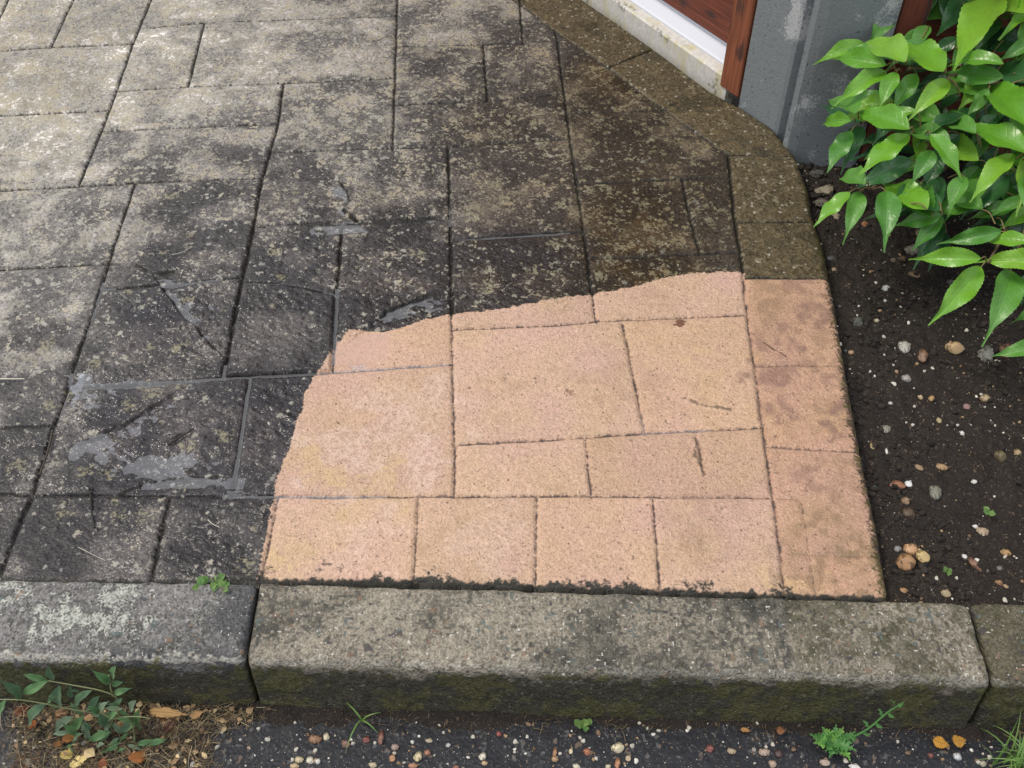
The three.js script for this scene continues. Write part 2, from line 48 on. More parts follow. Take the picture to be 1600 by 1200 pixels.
  leaves: [[0.6019,0.2805,-1.5247,0.5357,0.2458,-1.6099,0.34,0],[0.6213,0.3003,-1.5008,0.5935,0.2656,-1.632,0.42,0],[0.6722,0.3015,-1.4706,0.6576,0.2668,-1.6262,0.36,0],[0.7779,0.296,-1.5024,0.7106,0.2613,-1.561,0.34,0],[0.8151,0.3197,-1.6739,0.7058,0.285,-1.5128,0.36,0],[0.6101,0.2612,-1.5377,0.5189,0.2265,-1.4908,0.34,0],[0.6169,0.2735,-1.5154,0.587,0.2388,-1.4662,0.46,0],[0.6557,0.2638,-1.5276,0.6122,0.2291,-1.4719,0.42,1],[0.6973,0.2695,-1.4971,0.6232,0.2349,-1.434,0.34,0],[0.6139,0.2491,-1.3922,0.5586,0.2145,-1.4976,0.4,0],[0.6258,0.2256,-1.4131,0.54,0.1909,-1.3547,0.38,0],[0.6555,0.2293,-1.4077,0.6981,0.1946,-1.3363,0.4,0],[0.7849,0.2659,-1.3741,0.7739,0.2312,-1.5485,0.38,0],[0.7833,0.2424,-1.338,0.7225,0.2077,-1.4716,0.34,0],[0.7818,0.2148,-1.3755,0.7037,0.1801,-1.3039,0.34,0],[0.8086,0.2093,-1.3782,0.7699,0.1746,-1.2774,0.34,0],[0.5421,0.2257,-1.4501,0.508,0.191,-1.493,0.46,0],[0.5519,0.2287,-1.4655,0.5363,0.194,-1.5676,0.5,1],[0.5809,0.1788,-1.5041,0.5396,0.1441,-1.425,0.36,2],[0.5533,0.1947,-1.4677,0.5086,0.16,-1.4036,0.42,1],[0.5526,0.1792,-1.3462,0.5302,0.1445,-1.4118,0.55,1],[0.6433,0.1763,-1.4161,0.5533,0.1416,-1.3848,0.4,2],[0.6625,0.2088,-1.3925,0.6223,0.1741,-1.3462,0.44,1],[0.9025,0.3363,-1.6967,0.798,0.3016,-1.5776,0.42,0],[0.8521,0.3013,-1.6229,0.832,0.2666,-1.5697,0.5,1],[0.8138,0.3006,-1.7564,0.7212,0.2659,-1.6458,0.4,2],[0.7311,0.307,-1.7668,0.7152,0.2723,-1.6906,0.5,2],[0.7831,0.2762,-1.4976,0.7149,0.2415,-1.5667,0.36,1],[0.7652,0.2564,-1.494,0.7334,0.2217,-1.4692,0.46,1],[0.7227,0.2373,-1.3993,0.702,0.2026,-1.4744,0.42,1],[0.847,0.2771,-1.594,0.8074,0.2424,-1.6765,0.5,2],[0.8417,0.2518,-1.5185,0.8196,0.2171,-1.6158,0.5,2],[0.5334,0.1618,-1.3496,0.4747,0.1271,-1.3066,0.36,0],[0.553,0.1536,-1.3604,0.5186,0.1189,-1.2782,0.34,1],[0.5875,0.1668,-1.3446,0.5714,0.1321,-1.2437,0.4,1],[0.6278,0.1616,-1.3713,0.6046,0.127,-1.3193,0.42,2],[0.6468,0.1642,-1.3646,0.6434,0.1295,-1.3376,0.5,2],[0.6832,0.1642,-1.3865,0.666,0.1295,-1.3158,0.4,2],[0.7062,0.1895,-1.3521,0.6758,0.1548,-1.3003,0.46,1],[0.7919,0.166,-1.389,0.7103,0.1313,-1.3216,0.4,2],[0.7939,0.1807,-1.3086,0.7423,0.1461,-1.306,0.36,1],[0.8004,0.149,-1.2937,0.7607,0.1143,-1.342,0.4,2],[0.7444,0.1593,-1.2562,0.6584,0.1247,-1.267,0.32,1],[0.7744,0.1688,-1.2193,0.7218,0.1341,-1.2655,0.36,0],[0.6963,0.1562,-1.1962,0.6067,0.1215,-1.2365,0.32,0],[0.7961,0.1534,-1.1879,0.7078,0.1187,-1.2338,0.36,0],[0.7083,0.1299,-1.2076,0.6178,0.0953,-1.119,0.32,0],[0.7642,0.1099,-1.2216,0.7007,0.0752,-1.0996,0.36,1],[0.7915,0.0779,-1.0921,0.7204,0.0432,-1.1042,0.36,1],[0.8055,0.1037,-1.1469,0.7541,0.069,-1.1492,0.4,1],[0.7965,0.0986,-1.227,0.7869,0.0639,-1.1905,0.5,2],[0.7036,0.2138,-1.4662,0.6727,0.1792,-1.4714,0.5,2],[0.7317,0.2323,-1.5119,0.7008,0.1976,-1.5179,0.5,2],[0.7798,0.1943,-1.4236,0.7584,0.1596,-1.4191,0.5,2],[0.6649,0.1598,-1.3038,0.6489,0.1251,-1.3816,0.45,2],[0.7944,0.2886,-1.6784,0.7649,0.2539,-1.654,0.5,2],[0.8225,0.2219,-1.4907,0.8012,0.1872,-1.4868,0.5,2],[0.7508,0.2725,-1.6226,0.6999,0.2378,-1.6198,0.42,2],[0.8277,0.2805,-1.6716,0.7778,0.2459,-1.6153,0.44,2],[0.8585,0.2944,-1.5838,0.8026,0.2597,-1.5723,0.4,1],[0.7821,0.2518,-1.5971,0.7474,0.2171,-1.5336,0.44,2],[0.8513,0.2438,-1.5706,0.8032,0.2091,-1.5178,0.44,2],[0.7082,0.2357,-1.5064,0.6739,0.201,-1.5417,0.44,2],[0.6747,0.2311,-1.5328,0.6307,0.1964,-1.4907,0.42,2],[0.7233,0.2012,-1.449,0.6747,0.1665,-1.4266,0.42,2],[0.793,0.2127,-1.4863,0.7495,0.178,-1.4452,0.44,2],[0.8133,0.1759,-1.3806,0.7821,0.1412,-1.3757,0.44,2],[0.7457,0.1644,-1.3461,0.7187,0.1297,-1.3577,0.44,2],[0.8816,0.307,-1.7322,0.8237,0.2723,-1.7071,0.42,2],[0.7689,0.3047,-1.7597,0.7398,0.27,-1.6663,0.44,2],[0.6334,0.2121,-1.5153,0.5904,0.1774,-1.4547,0.42,2],[0.5982,0.2129,-1.4142,0.5645,0.1782,-1.4106,0.42,1],[0.6906,0.1828,-1.4225,0.654,0.1481,-1.3656,0.4,2],[0.8312,0.261,-1.4663,0.8088,0.2263,-1.5213,0.4,1],[0.8346,0.3363,-1.5893,0.8244,0.3016,-1.6873,0.4,0],[0.7559,0.2138,-1.5031,0.7044,0.1792,-1.4342,0.4,2],[0.7384,0.1924,-1.3904,0.6969,0.1577,-1.5078,0.38,0],[0.8252,0.1567,-1.4186,0.7843,0.122,-1.3951,0.38,2],[0.6833,0.13,-1.3965,0.6329,0.0954,-1.3946,0.38,2],[0.8273,0.2091,-1.59,0.7613,0.1744,-1.516,0.38,1],[0.8681,0.2665,-1.7508,0.8152,0.2318,-1.8266,0.38,2],[0.9494,0.2741,-1.7923,0.9123,0.2395,-1.9472,0.38,2],[0.652,0.1156,-1.3583,0.5814,0.081,-1.3866,0.38,2],[0.8257,0.2144,-1.3912,0.8317,0.1797,-1.5569,0.38,1],[0.7074,0.2756,-1.6581,0.672,0.2409,-1.6159,0.46,1],[0.7358,0.2178,-1.4467,0.7052,0.1831,-1.5272,0.42,1],[0.7519,0.2275,-1.6277,0.6767,0.1929,-1.6455,0.42,2],[0.9439,0.2754,-1.7748,0.9045,0.2408,-1.914,0.46,2],[0.8563,0.2079,-1.6229,0.8155,0.1732,-1.6767,0.46,2],[0.8158,0.1603,-1.3128,0.7628,0.1257,-1.2992,0.42,0],[0.8319,0.2998,-1.6587,0.7919,0.2651,-1.788,0.38,1],[0.6811,0.1342,-1.3248,0.6304,0.0995,-1.2803,0.38,1],[0.6471,0.1576,-1.3268,0.5926,0.1229,-1.3598,0.42,1],[0.6656,0.2758,-1.7279,0.6093,0.2411,-1.6495,0.38,1],[0.8431,0.2759,-1.7254,0.7708,0.2412,-1.7949,0.38,2],[0.8427,0.212,-1.6329,0.7756,0.1773,-1.5813,0.38,2],[0.8652,0.195,-1.4528,0.8457,0.1603,-1.5618,0.38,2],[0.8957,0.1806,-1.5242,0.8359,0.1459,-1.4432,0.38,1],[0.6572,0.2031,-1.6258,0.6233,0.1684,-1.5535,0.42,2],[0.8701,0.1736,-1.4962,0.8185,0.1389,-1.4391,0.46,1],[0.8307,0.1853,-1.5767,0.7708,0.1506,-1.5455,0.38,2],[0.6556,0.1456,-1.3046,0.6462,0.111,-1.4428,0.42,1],[0.629,0.2196,-1.5139,0.5616,0.1849,-1.5434,0.42,0],[0.6867,0.1902,-1.4936,0.6612,0.1556,-1.4322,0.46,0],[0.757,0.1623,-1.3741,0.6851,0.1276,-1.3233,0.42,1],[0.783,0.1859,-1.5047,0.7546,0.1513,-1.4289,0.42,1],[0.7701,0.2412,-1.4997,0.7425,0.2065,-1.6293,0.42,1],[0.6784,0.2289,-1.6032,0.6704,0.1942,-1.7672,0.46,2],[0.7487,0.2056,-1.6282,0.6954,0.1709,-1.6159,0.38,2],[0.7955,0.1524,-1.3258,0.7288,0.1177,-1.3372,0.38,1],[0.7304,0.1527,-1.3261,0.6548,0.118,-1.3465,0.46,1],[0.7346,0.1368,-1.3884,0.6603,0.1021,-1.337,0.38,2],[0.7665,0.1701,-1.4988,0.7068,0.1355,-1.4333,0.46,2],[0.7615,0.1389,-1.3142,0.7679,0.1042,-1.4381,0.38,2],[0.6971,0.2665,-1.6624,0.6577,0.2318,-1.6282,0.42,1],[0.692,0.1872,-1.4818,0.6408,0.1525,-1.5327,0.38,1],[0.6375,0.171,-1.2935,0.6038,0.1363,-1.416,0.42,0],[0.8582,0.2204,-1.4731,0.8067,0.1858,-1.452,0.42,0],[0.8894,0.2488,-1.6083,0.84,0.2141,-1.6026,0.46,1],[0.7765,0.2464,-1.5566,0.7268,0.2117,-1.4913,0.42,0],[0.8572,0.1123,-1.3586,0.8086,0.0776,-1.4068,0.42,2],[0.6076,0.1988,-1.4954,0.5587,0.1641,-1.5541,0.42,0],[0.6721,0.1467,-1.31,0.6109,0.112,-1.3279,0.42,1],[0.8321,0.1587,-1.3316,0.7881,0.124,-1.3774,0.42,1],[0.6924,0.2885,-1.752,0.6908,0.2538,-1.9372,0.38,1],[0.7575,0.2716,-1.7003,0.7025,0.2369,-1.7756,0.38,1],[0.8059,0.1454,-1.402,0.7788,0.1107,-1.3318,0.38,1],[0.8655,0.1417,-1.4355,0.8165,0.107,-1.4026,0.46,2],[0.8971,0.2533,-1.6007,0.847,0.2186,-1.6656,0.46,0],[0.8906,0.3036,-1.7254,0.8484,0.2689,-1.6666,0.46,1],[0.6477,0.2355,-1.4634,0.589,0.2009,-1.4806,0.38,0],[0.6155,0.2336,-1.6657,0.528,0.1989,-1.6705,0.38,0],[0.6938,0.2147,-1.4647,0.6435,0.18,-1.5548,0.42,1],[0.6934,0.2087,-1.4046,0.6382,0.174,-1.4982,0.38,1],[0.7095,0.2932,-1.7565,0.6703,0.2586,-1.9003,0.42,1],[0.6371,0.1924,-1.566,0.5699,0.1577,-1.6065,0.46,1],[0.6318,0.1776,-1.5137,0.6047,0.1429,-1.6215,0.42,2],[0.7989,0.1779,-1.3796,0.767,0.1432,-1.4435,0.38,1],[0.8888,0.1584,-1.4644,0.8457,0.1237,-1.3788,0.46,2],[0.7303,0.1609,-1.3062,0.6979,0.1262,-1.3777,0.46,1],[0.9201,0.2448,-1.7273,0.8688,0.2101,-1.7977,0.38,2],[0.8341,0.2606,-1.7859,0.789,0.2259,-1.7141,0.42,2],[0.6173,0.154,-1.5565,0.5535,0.1194,-1.6656,0.38,2],[0.7075,0.2651,-1.5649,0.6506,0.2304,-1.6265,0.38,1],[0.6334,0.245,-1.6138,0.5617,0.2103,-1.6645,0.46,1],[0.7625,0.2674,-1.6306,0.7323,0.2327,-1.5706,0.46,1],[0.8396,0.1808,-1.3657,0.8278,0.1461,-1.485,0.38,1],[0.6682,0.2676,-1.7937,0.5945,0.2329,-1.767,0.38,2],[0.8359,0.2217,-1.5005,0.778,0.187,-1.5139,0.42,1],[0.9049,0.2866,-1.6837,0.8442,0.2519,-1.7256,0.38,1],[0.8212,0.1218,-1.3606,0.7474,0.0871,-1.3559,0.38,2],[0.8315,0.2248,-1.3922,0.8205,0.1901,-1.4973,0.42,0],[0.696,0.2692,-1.6165,0.6275,0.2345,-1.5909,0.42,1],[0.6895,0.1612,-1.4464,0.6326,0.1265,-1.4356,0.42,1],[0.7189,0.2135,-1.4553,0.652,0.1789,-1.5008,0.38,1],[0.6486,0.2748,-1.7673,0.606,0.2401,-1.7312,0.46,1]],
  nodes: [[0.6511,0.25,-1.5642],[0.7068,0.26,-1.5281],[0.6631,0.2,-1.4544],[0.5769,0.19,-1.4985],[0.7757,0.25,-1.5214],[0.8219,0.2,-1.433],[0.5742,0.15,-1.3735],[0.6732,0.15,-1.3988],[0.7644,0.17,-1.3972],[0.769,0.14,-1.2357],[0.723,0.13,-1.2177],[0.8498,0.31,-1.6384],[0.8017,0.31,-1.7262]],
  bushRoot: [1.1131,-0.03,-1.834],
  soilStones: [[0.6317,-1.1941,0.0093,0.0121,0,"#b9b3a6","smooth grey-white oval pebble lying beside a brown one on the soil"],[0.7133,-1.1941,0.016,0.0121,0.15,"#c8a263","large cream-yellow pebble, the largest rounded one on the soil"],[0.655,-1.1726,0.0082,0.0126,0.2,"#8a5f3c","brown and white pebble next to the grey-white oval pebble"],[0.6195,-1.1293,0.008,0.0073,0.3,"#a99f96","pale grey chipped pebble below the grey-white oval pebble"],[0.5974,-1.117,0.005,0.0045,0.6,"#d9d2bf","small white pebble just below the pale grey chipped one"],[0.5433,-1.1811,0.0046,0.004,0,"#b98f61","small tan pebble near the washed paving edge"],[0.6324,-1.0901,0.0045,0.005,0,"#c9ad74","small cream pebble of a close pair in mid soil"],[0.6485,-1.0874,0.0049,0.005,0.4,"#b98a3a","small amber pebble of a close pair in mid soil"],[0.728,-1.0821,0.0084,0.0072,-0.2,"#b79c68","cream oval pebble alone on bare soil below the lowest leaves"],[0.6979,-1.0703,0.0059,0.006,0.5,"#9a6f68","pinkish pebble beside the lone cream oval pebble"],[0.5625,-1.0254,0.0072,0.0076,0,"#8d8a76","grey-green flat round pebble near the paving edge"],[0.6742,-1.0154,0.0048,0.0054,0,"#dcd8cc","small white angular pebble in mid soil"],[0.5343,-0.9907,0.0038,0.0053,0,"#c7ad69","tiny yellow pebble close to the paving edge"],[0.5544,-0.9834,0.0024,0.0064,0.1,"#e4dfd6","thin white upright stone shard near the paving edge"],[0.5945,-0.9522,0.0075,0.0047,0.7,"#9c7a4c","tan slanting oblong pebble in mid soil"],[0.6271,-0.9522,0.0079,0.0052,0.4,"#b28a50","ochre oblong pebble with a pale chip beside it"],[0.7163,-0.9689,0.0094,0.0111,0,"#6e5f36","round olive-brown pebble with white chips below it"],[0.741,-0.9725,0.0061,0.0063,0,"#b0925c","tan pebble beside the round olive-brown pebble"],[0.5517,-0.9185,0.0129,0.0077,0.1,"#a8673a","flat orange-brown oval pebble touching a white chip"],[0.5724,-0.9242,0.006,0.0062,0.5,"#e2e2e0","bright white chip touching the flat orange-brown pebble"],[0.6059,-0.9082,0.0082,0.0123,0.1,"#80806c","upright grey-green pebble between white chip and bare soil"],[0.5208,-0.9162,0.0051,0.0057,0,"#3e5a57","dark teal pebble tucked against the paving edge"],[0.5571,-0.889,0.0064,0.0056,-0.3,"#a17c53","tan pebble just above a dark brown one"],[0.554,-0.8658,0.0099,0.0091,0.3,"#5f4a31","dark brown chunky pebble below the tan one"],[0.6659,-0.9254,0.0051,0.0036,-0.3,"#e0dcd0","white sliver of stone alone right of the grey-green pebble"],[0.6518,-0.8388,0.0084,0.007,0.2,"#b59a74","cream pebble beside a white square chip"],[0.6443,-0.8463,0.0044,0.0035,0,"#e6e2d8","white square chip beside a cream pebble"],[0.5289,-0.7837,0.0134,0.0116,0.2,"#b27d3e","big orange pebble, front one of the cluster of three"],[0.5408,-0.8031,0.0113,0.0098,0.6,"#cf9a5b","light orange pebble behind the big orange one in the cluster"],[0.5524,-0.7908,0.0095,0.0112,-0.3,"#d3b05f","yellow knobbly pebble on the far side of the orange cluster"],[0.5261,-0.8073,0.0048,0.0049,0.4,"#8d8b86","small grey pebble touching the orange cluster"],[0.6234,-0.7817,0.0056,0.0131,-0.5,"#8e5f3c","long slanting reddish-brown pebble low on the soil"],[0.6737,-0.8042,0.0079,0.0049,0.6,"#b08338","ochre splinter-shaped pebble near the picture edge"],[0.657,-0.7786,0.0047,0.0043,0.2,"#7b7068","small grey-brown pebble below the ochre splinter"],[0.6149,-0.797,0.0043,0.0034,0.6,"#dedad2","white chip above the long reddish-brown pebble"],[0.7104,-1.44,0.0153,0.014,0.2,"#8b8371","rough grey concrete crumb under the low leaves"],[0.6932,-1.3688,0.0116,0.0087,0.1,"#8e6e42","ochre flattened pebble below the long horizontal leaf"],[0.6376,-1.3393,0.0082,0.0061,0.3,"#b3b3b0","pale grey pebble on open soil left of the ochre one"],[0.5589,-1.4142,0.0101,0.0069,0.1,"#54534f","dark grey pebble against the mossy paving edge"],[0.64,-1.5097,0.007,0.0085,0,"#a5652f","orange stone under the hanging leaves"],[0.7309,-1.4843,0.0052,0.0077,0.2,"#9b7e55","small tan stone standing beside a dark grey one"],[0.7515,-1.4879,0.0138,0.0103,-0.6,"#4a4a48","dark slate-grey stone in the shade of the bush"],[0.5701,-1.2563,0.0116,0.0089,-0.6,"#55564a","grey-green slanting stone near the washed paving"],[0.6054,-1.2624,0.0048,0.0047,0,"#bfb08d","tiny cream pebble beside the grey-green slanting stone"],[0.6681,-1.4107,0.0062,0.0056,0,"#7d6a50","small brown stone left of a matching brown one"],[0.6827,-1.4107,0.0084,0.0063,0.1,"#6b5236","brown stone beside the rough grey concrete crumb"],[0.749,-1.3474,0.0077,0.0074,0.2,"#57534e","dim grey pebble under the drooping leaf"],[0.7639,-1.184,0.0139,0.019,0.2,"#87857c","crumbly grey mortar lump beside the lowest leaf"],[0.7976,-1.1897,0.0165,0.0162,0.1,"#80593d","reddish brown stone half hidden by the lowest leaf"],[0.5699,-0.7352,0.0072,0.0061,0.3,"#b39b6c","cream pebble near the kerb behind the soil crumbs"],[0.5152,-0.7391,0.0051,0.0043,0.2,"#b3803f","amber pebble at the corner of the washed paving"],[0.6463,-0.7527,0.0055,0.0048,0.1,"#a8773d","orange-tan pebble near the far kerb stone"],[0.6037,-0.7352,0.0038,0.0043,0.4,"#cfcabd","white chip by the soil end of the kerb joint"],[0.5586,-1.3854,0.0056,0.0056,0.3,"#a78c62","small tan crumb beside the dark grey pebble"],[0.5858,-1.6661,0.0165,0.011,-0.5,"#5a5850","dark mortar rubble lump against the concrete post"],[0.5893,-1.6101,0.0204,0.0175,0.2,"#a09377","pale rough mortar rubble lump between post and bush"],[0.5736,-1.5676,0.0142,0.01,-0.3,"#77705f","lower grey mortar crumb beside the paving edge"],[0.5907,-1.53,0.0094,0.0079,0,"#9a8567","tan stone under the leftmost hanging leaf"],[0.5846,-1.0808,0.0039,0.0033,0,"#c9c3b5","tiny pale chip in mid soil"],[0.647,-1.0419,0.0044,0.0054,0,"#bfa765","tiny cream-yellow chip above the white angular pebble"]],
  roadStones: [[-0.2515,-0.5767,0.0078,0.0056,0.2,"#9a6a3f",""],[-0.238,-0.5801,0.0045,0.0056,0,"#d6c79e",""],[-0.2117,-0.5708,0.0069,0.0056,0.3,"#8e6a55",""],[-0.1861,-0.5759,0.0053,0.0047,0,"#8f4436","dark red chipping between two brown ones"],[-0.1676,-0.5793,0.0045,0.009,0,"#8d5741","long upright reddish-brown chipping on the wet asphalt"],[-0.2683,-0.55,0.0052,0.0042,0.2,"#cdb987",""],[-0.2545,-0.5492,0.0056,0.0051,0.4,"#d8cfb4",""],[-0.2446,-0.5475,0.004,0.0038,0,"#e2ddd0",""],[-0.1508,-0.5516,0.0044,0.0055,0,"#bd8552",""],[-0.1187,-0.5541,0.0061,0.0059,0.3,"#d8c78f","pale cream chipping with a dark hollow in it"],[-0.1486,-0.5658,0.0045,0.0043,0.2,"#a98b7e",""],[-0.1076,-0.5591,0.0045,0.0042,0,"#b0704c",""],[-0.175,-0.5426,0.006,0.0038,0.1,"#cbb98f",""],[-0.1061,-0.575,0.0053,0.003,0.1,"#b9a887",""],[-0.0371,-0.5541,0.0052,0.0047,0.5,"#e0d6bd","lone white round chipping on dark asphalt"],[-0.1244,-0.5418,0.0056,0.0034,0.1,"#b5774c",""],[-0.2736,-0.5418,0.0064,0.0038,0,"#c7a874",""],[0.0947,-0.5591,0.0053,0.0051,0,"#bd6f42","bright orange chipping left of the big cream one"],[0.0745,-0.5608,0.0028,0.0043,0.2,"#dcc894",""],[0.0542,-0.5591,0.0032,0.0059,0.1,"#b07a44",""],[0.054,-0.55,0.004,0.0038,0.6,"#b58a55",""],[-0.0172,-0.5835,0.0037,0.0039,0,"#a2433a",""],[0.1339,-0.5649,0.0093,0.0068,-0.2,"#e3d4a3","big cream oval pebble, largest on the asphalt"],[0.1468,-0.5525,0.004,0.0047,0.4,"#c4a97c",""],[0.1327,-0.5459,0.004,0.0063,0.2,"#bf7a44","orange upright chipping below the big cream pebble"],[0.319,-0.5599,0.0069,0.0047,0.1,"#b99b84",""],[0.3363,-0.5566,0.0057,0.0055,0,"#5d4140","dark maroon chipping on the asphalt"],[0.3269,-0.5442,0.0056,0.0051,0.3,"#c0a184",""],[0.3923,-0.5459,0.0072,0.0051,0.1,"#bda28b","pinkish flat chipping beside the feathery weed"],[0.2507,-0.5641,0.0057,0.0047,0.2,"#944a3e",""],[0.2778,-0.5608,0.0053,0.0038,0.3,"#b49d76",""],[0.5609,-0.5533,0.0056,0.0051,0.4,"#c9cfcf","pale blue-white chipping near the kerb joint"],[0.5904,-0.5442,0.0056,0.0042,0,"#bdb39a",""],[0.429,-0.541,0.008,0.0038,0.2,"#e4e1da","white flat chip at the foot of the feathery weed"],[-0.5451,-0.5725,0.0049,0.0039,0.2,"#e8e5dc","white pebble among the dead leaves"],[-0.6118,-0.5483,0.0048,0.0038,0.1,"#e5dcc4","cream pebble among the straw near the road edge"],[-0.4299,-0.5784,0.0045,0.0034,0.4,"#ded7c8","small white pebble beside the dark red dead leaf"],[-0.4007,-0.5434,0.0036,0.0051,0.3,"#f0efea","bright white upright chip at the end of the straw litter"],[-0.3119,-0.5767,0.0045,0.0034,0.2,"#b9b3a2",""],[-0.0813,-0.5691,0.0037,0.0026,0,"#c0bdb6",""],[-0.0346,-0.5451,0.0036,0.003,0.3,"#c3a36f",""],[0.0802,-0.541,0.0052,0.0034,0.2,"#d9ceb0",""],[0.5282,-0.5549,0.004,0.0038,0.1,"#8f5142",""],[0.3066,-0.5633,0.0032,0.0034,0.2,"#9c9488",""],[-0.0705,-0.5401,0.0044,0.0025,0,"#a0654c",""],[0.1203,-0.541,0.0032,0.0029,0,"#cfc097",""]],
  twigs: [[0.0016,"#17130f",[[-0.5888,0.003,-0.8847],[-0.5817,0.003,-0.8682],[-0.575,0.003,-0.8466],[-0.5639,0.003,-0.8213]],"black crooked twig across the joint above the kerb"],[0.0016,"#221d18",[[-0.497,0.003,-0.965],[-0.4831,0.003,-0.9782],[-0.4652,0.003,-0.9951]],"short straight dark twig lying on the wet slab"],[0.0009,"#d8d2c0",[[-0.7925,0.004,-1.0937],[-0.7661,0.004,-1.0937],[-0.7437,0.004,-1.0937]],"pale straw stalk lying on the slab at the picture edge"],[0.0006,"#b9b3a6",[[-0.5827,0.003,-1.3841],[-0.5655,0.003,-1.3908],[-0.554,0.003,-1.4044]],"fine curved pale stem on the dark wet slab"],[0.0006,"#aaa59a",[[-0.5775,0.003,-0.7894],[-0.5598,0.003,-0.7803],[-0.5363,0.003,-0.7684]],"fine pale stem on the slab beside the kerb"],[0.0018,"#3a332c",[[-0.6711,0.0035,-0.9923],[-0.6667,0.0035,-0.9587],[-0.6649,0.0035,-0.91]],"brown stick lodged in the slab joint"],[0.0007,"#b5aea0",[[-0.4129,0.004,-0.8331],[-0.4065,0.004,-0.8268],[-0.3949,0.004,-0.8206]],"tiny dark stem scrap on the slab above the seedling"]],
  weedStems: [[[-0.5018,-0.096,-0.598],[-0.4915,-0.0401,-0.598],[-0.503,-0.025,-0.598],[-0.5371,-0.0082,-0.598],[-0.561,0.0022,-0.598]],[[-0.494,-0.0655,-0.588],[-0.5267,-0.061,-0.588],[-0.5498,-0.0521,-0.588],[-0.5785,-0.0368,-0.588],[-0.6012,-0.0281,-0.588],[-0.634,-0.0269,-0.588]],[[-0.4955,-0.042,-0.6],[-0.4901,-0.0121,-0.6],[-0.4818,0.0024,-0.6]],[[-0.4776,-0.0224,-0.578],[-0.4977,-0.0666,-0.578],[-0.5202,-0.11,-0.578]],[[-0.4673,-0.0492,-0.57],[-0.4822,-0.1092,-0.57],[-0.5087,-0.11,-0.57]],[[-0.5033,-0.0335,-0.575],[-0.4926,-0.0511,-0.575],[-0.4737,-0.0467,-0.575],[-0.458,-0.0467,-0.575],[-0.4463,-0.0511,-0.575]]],
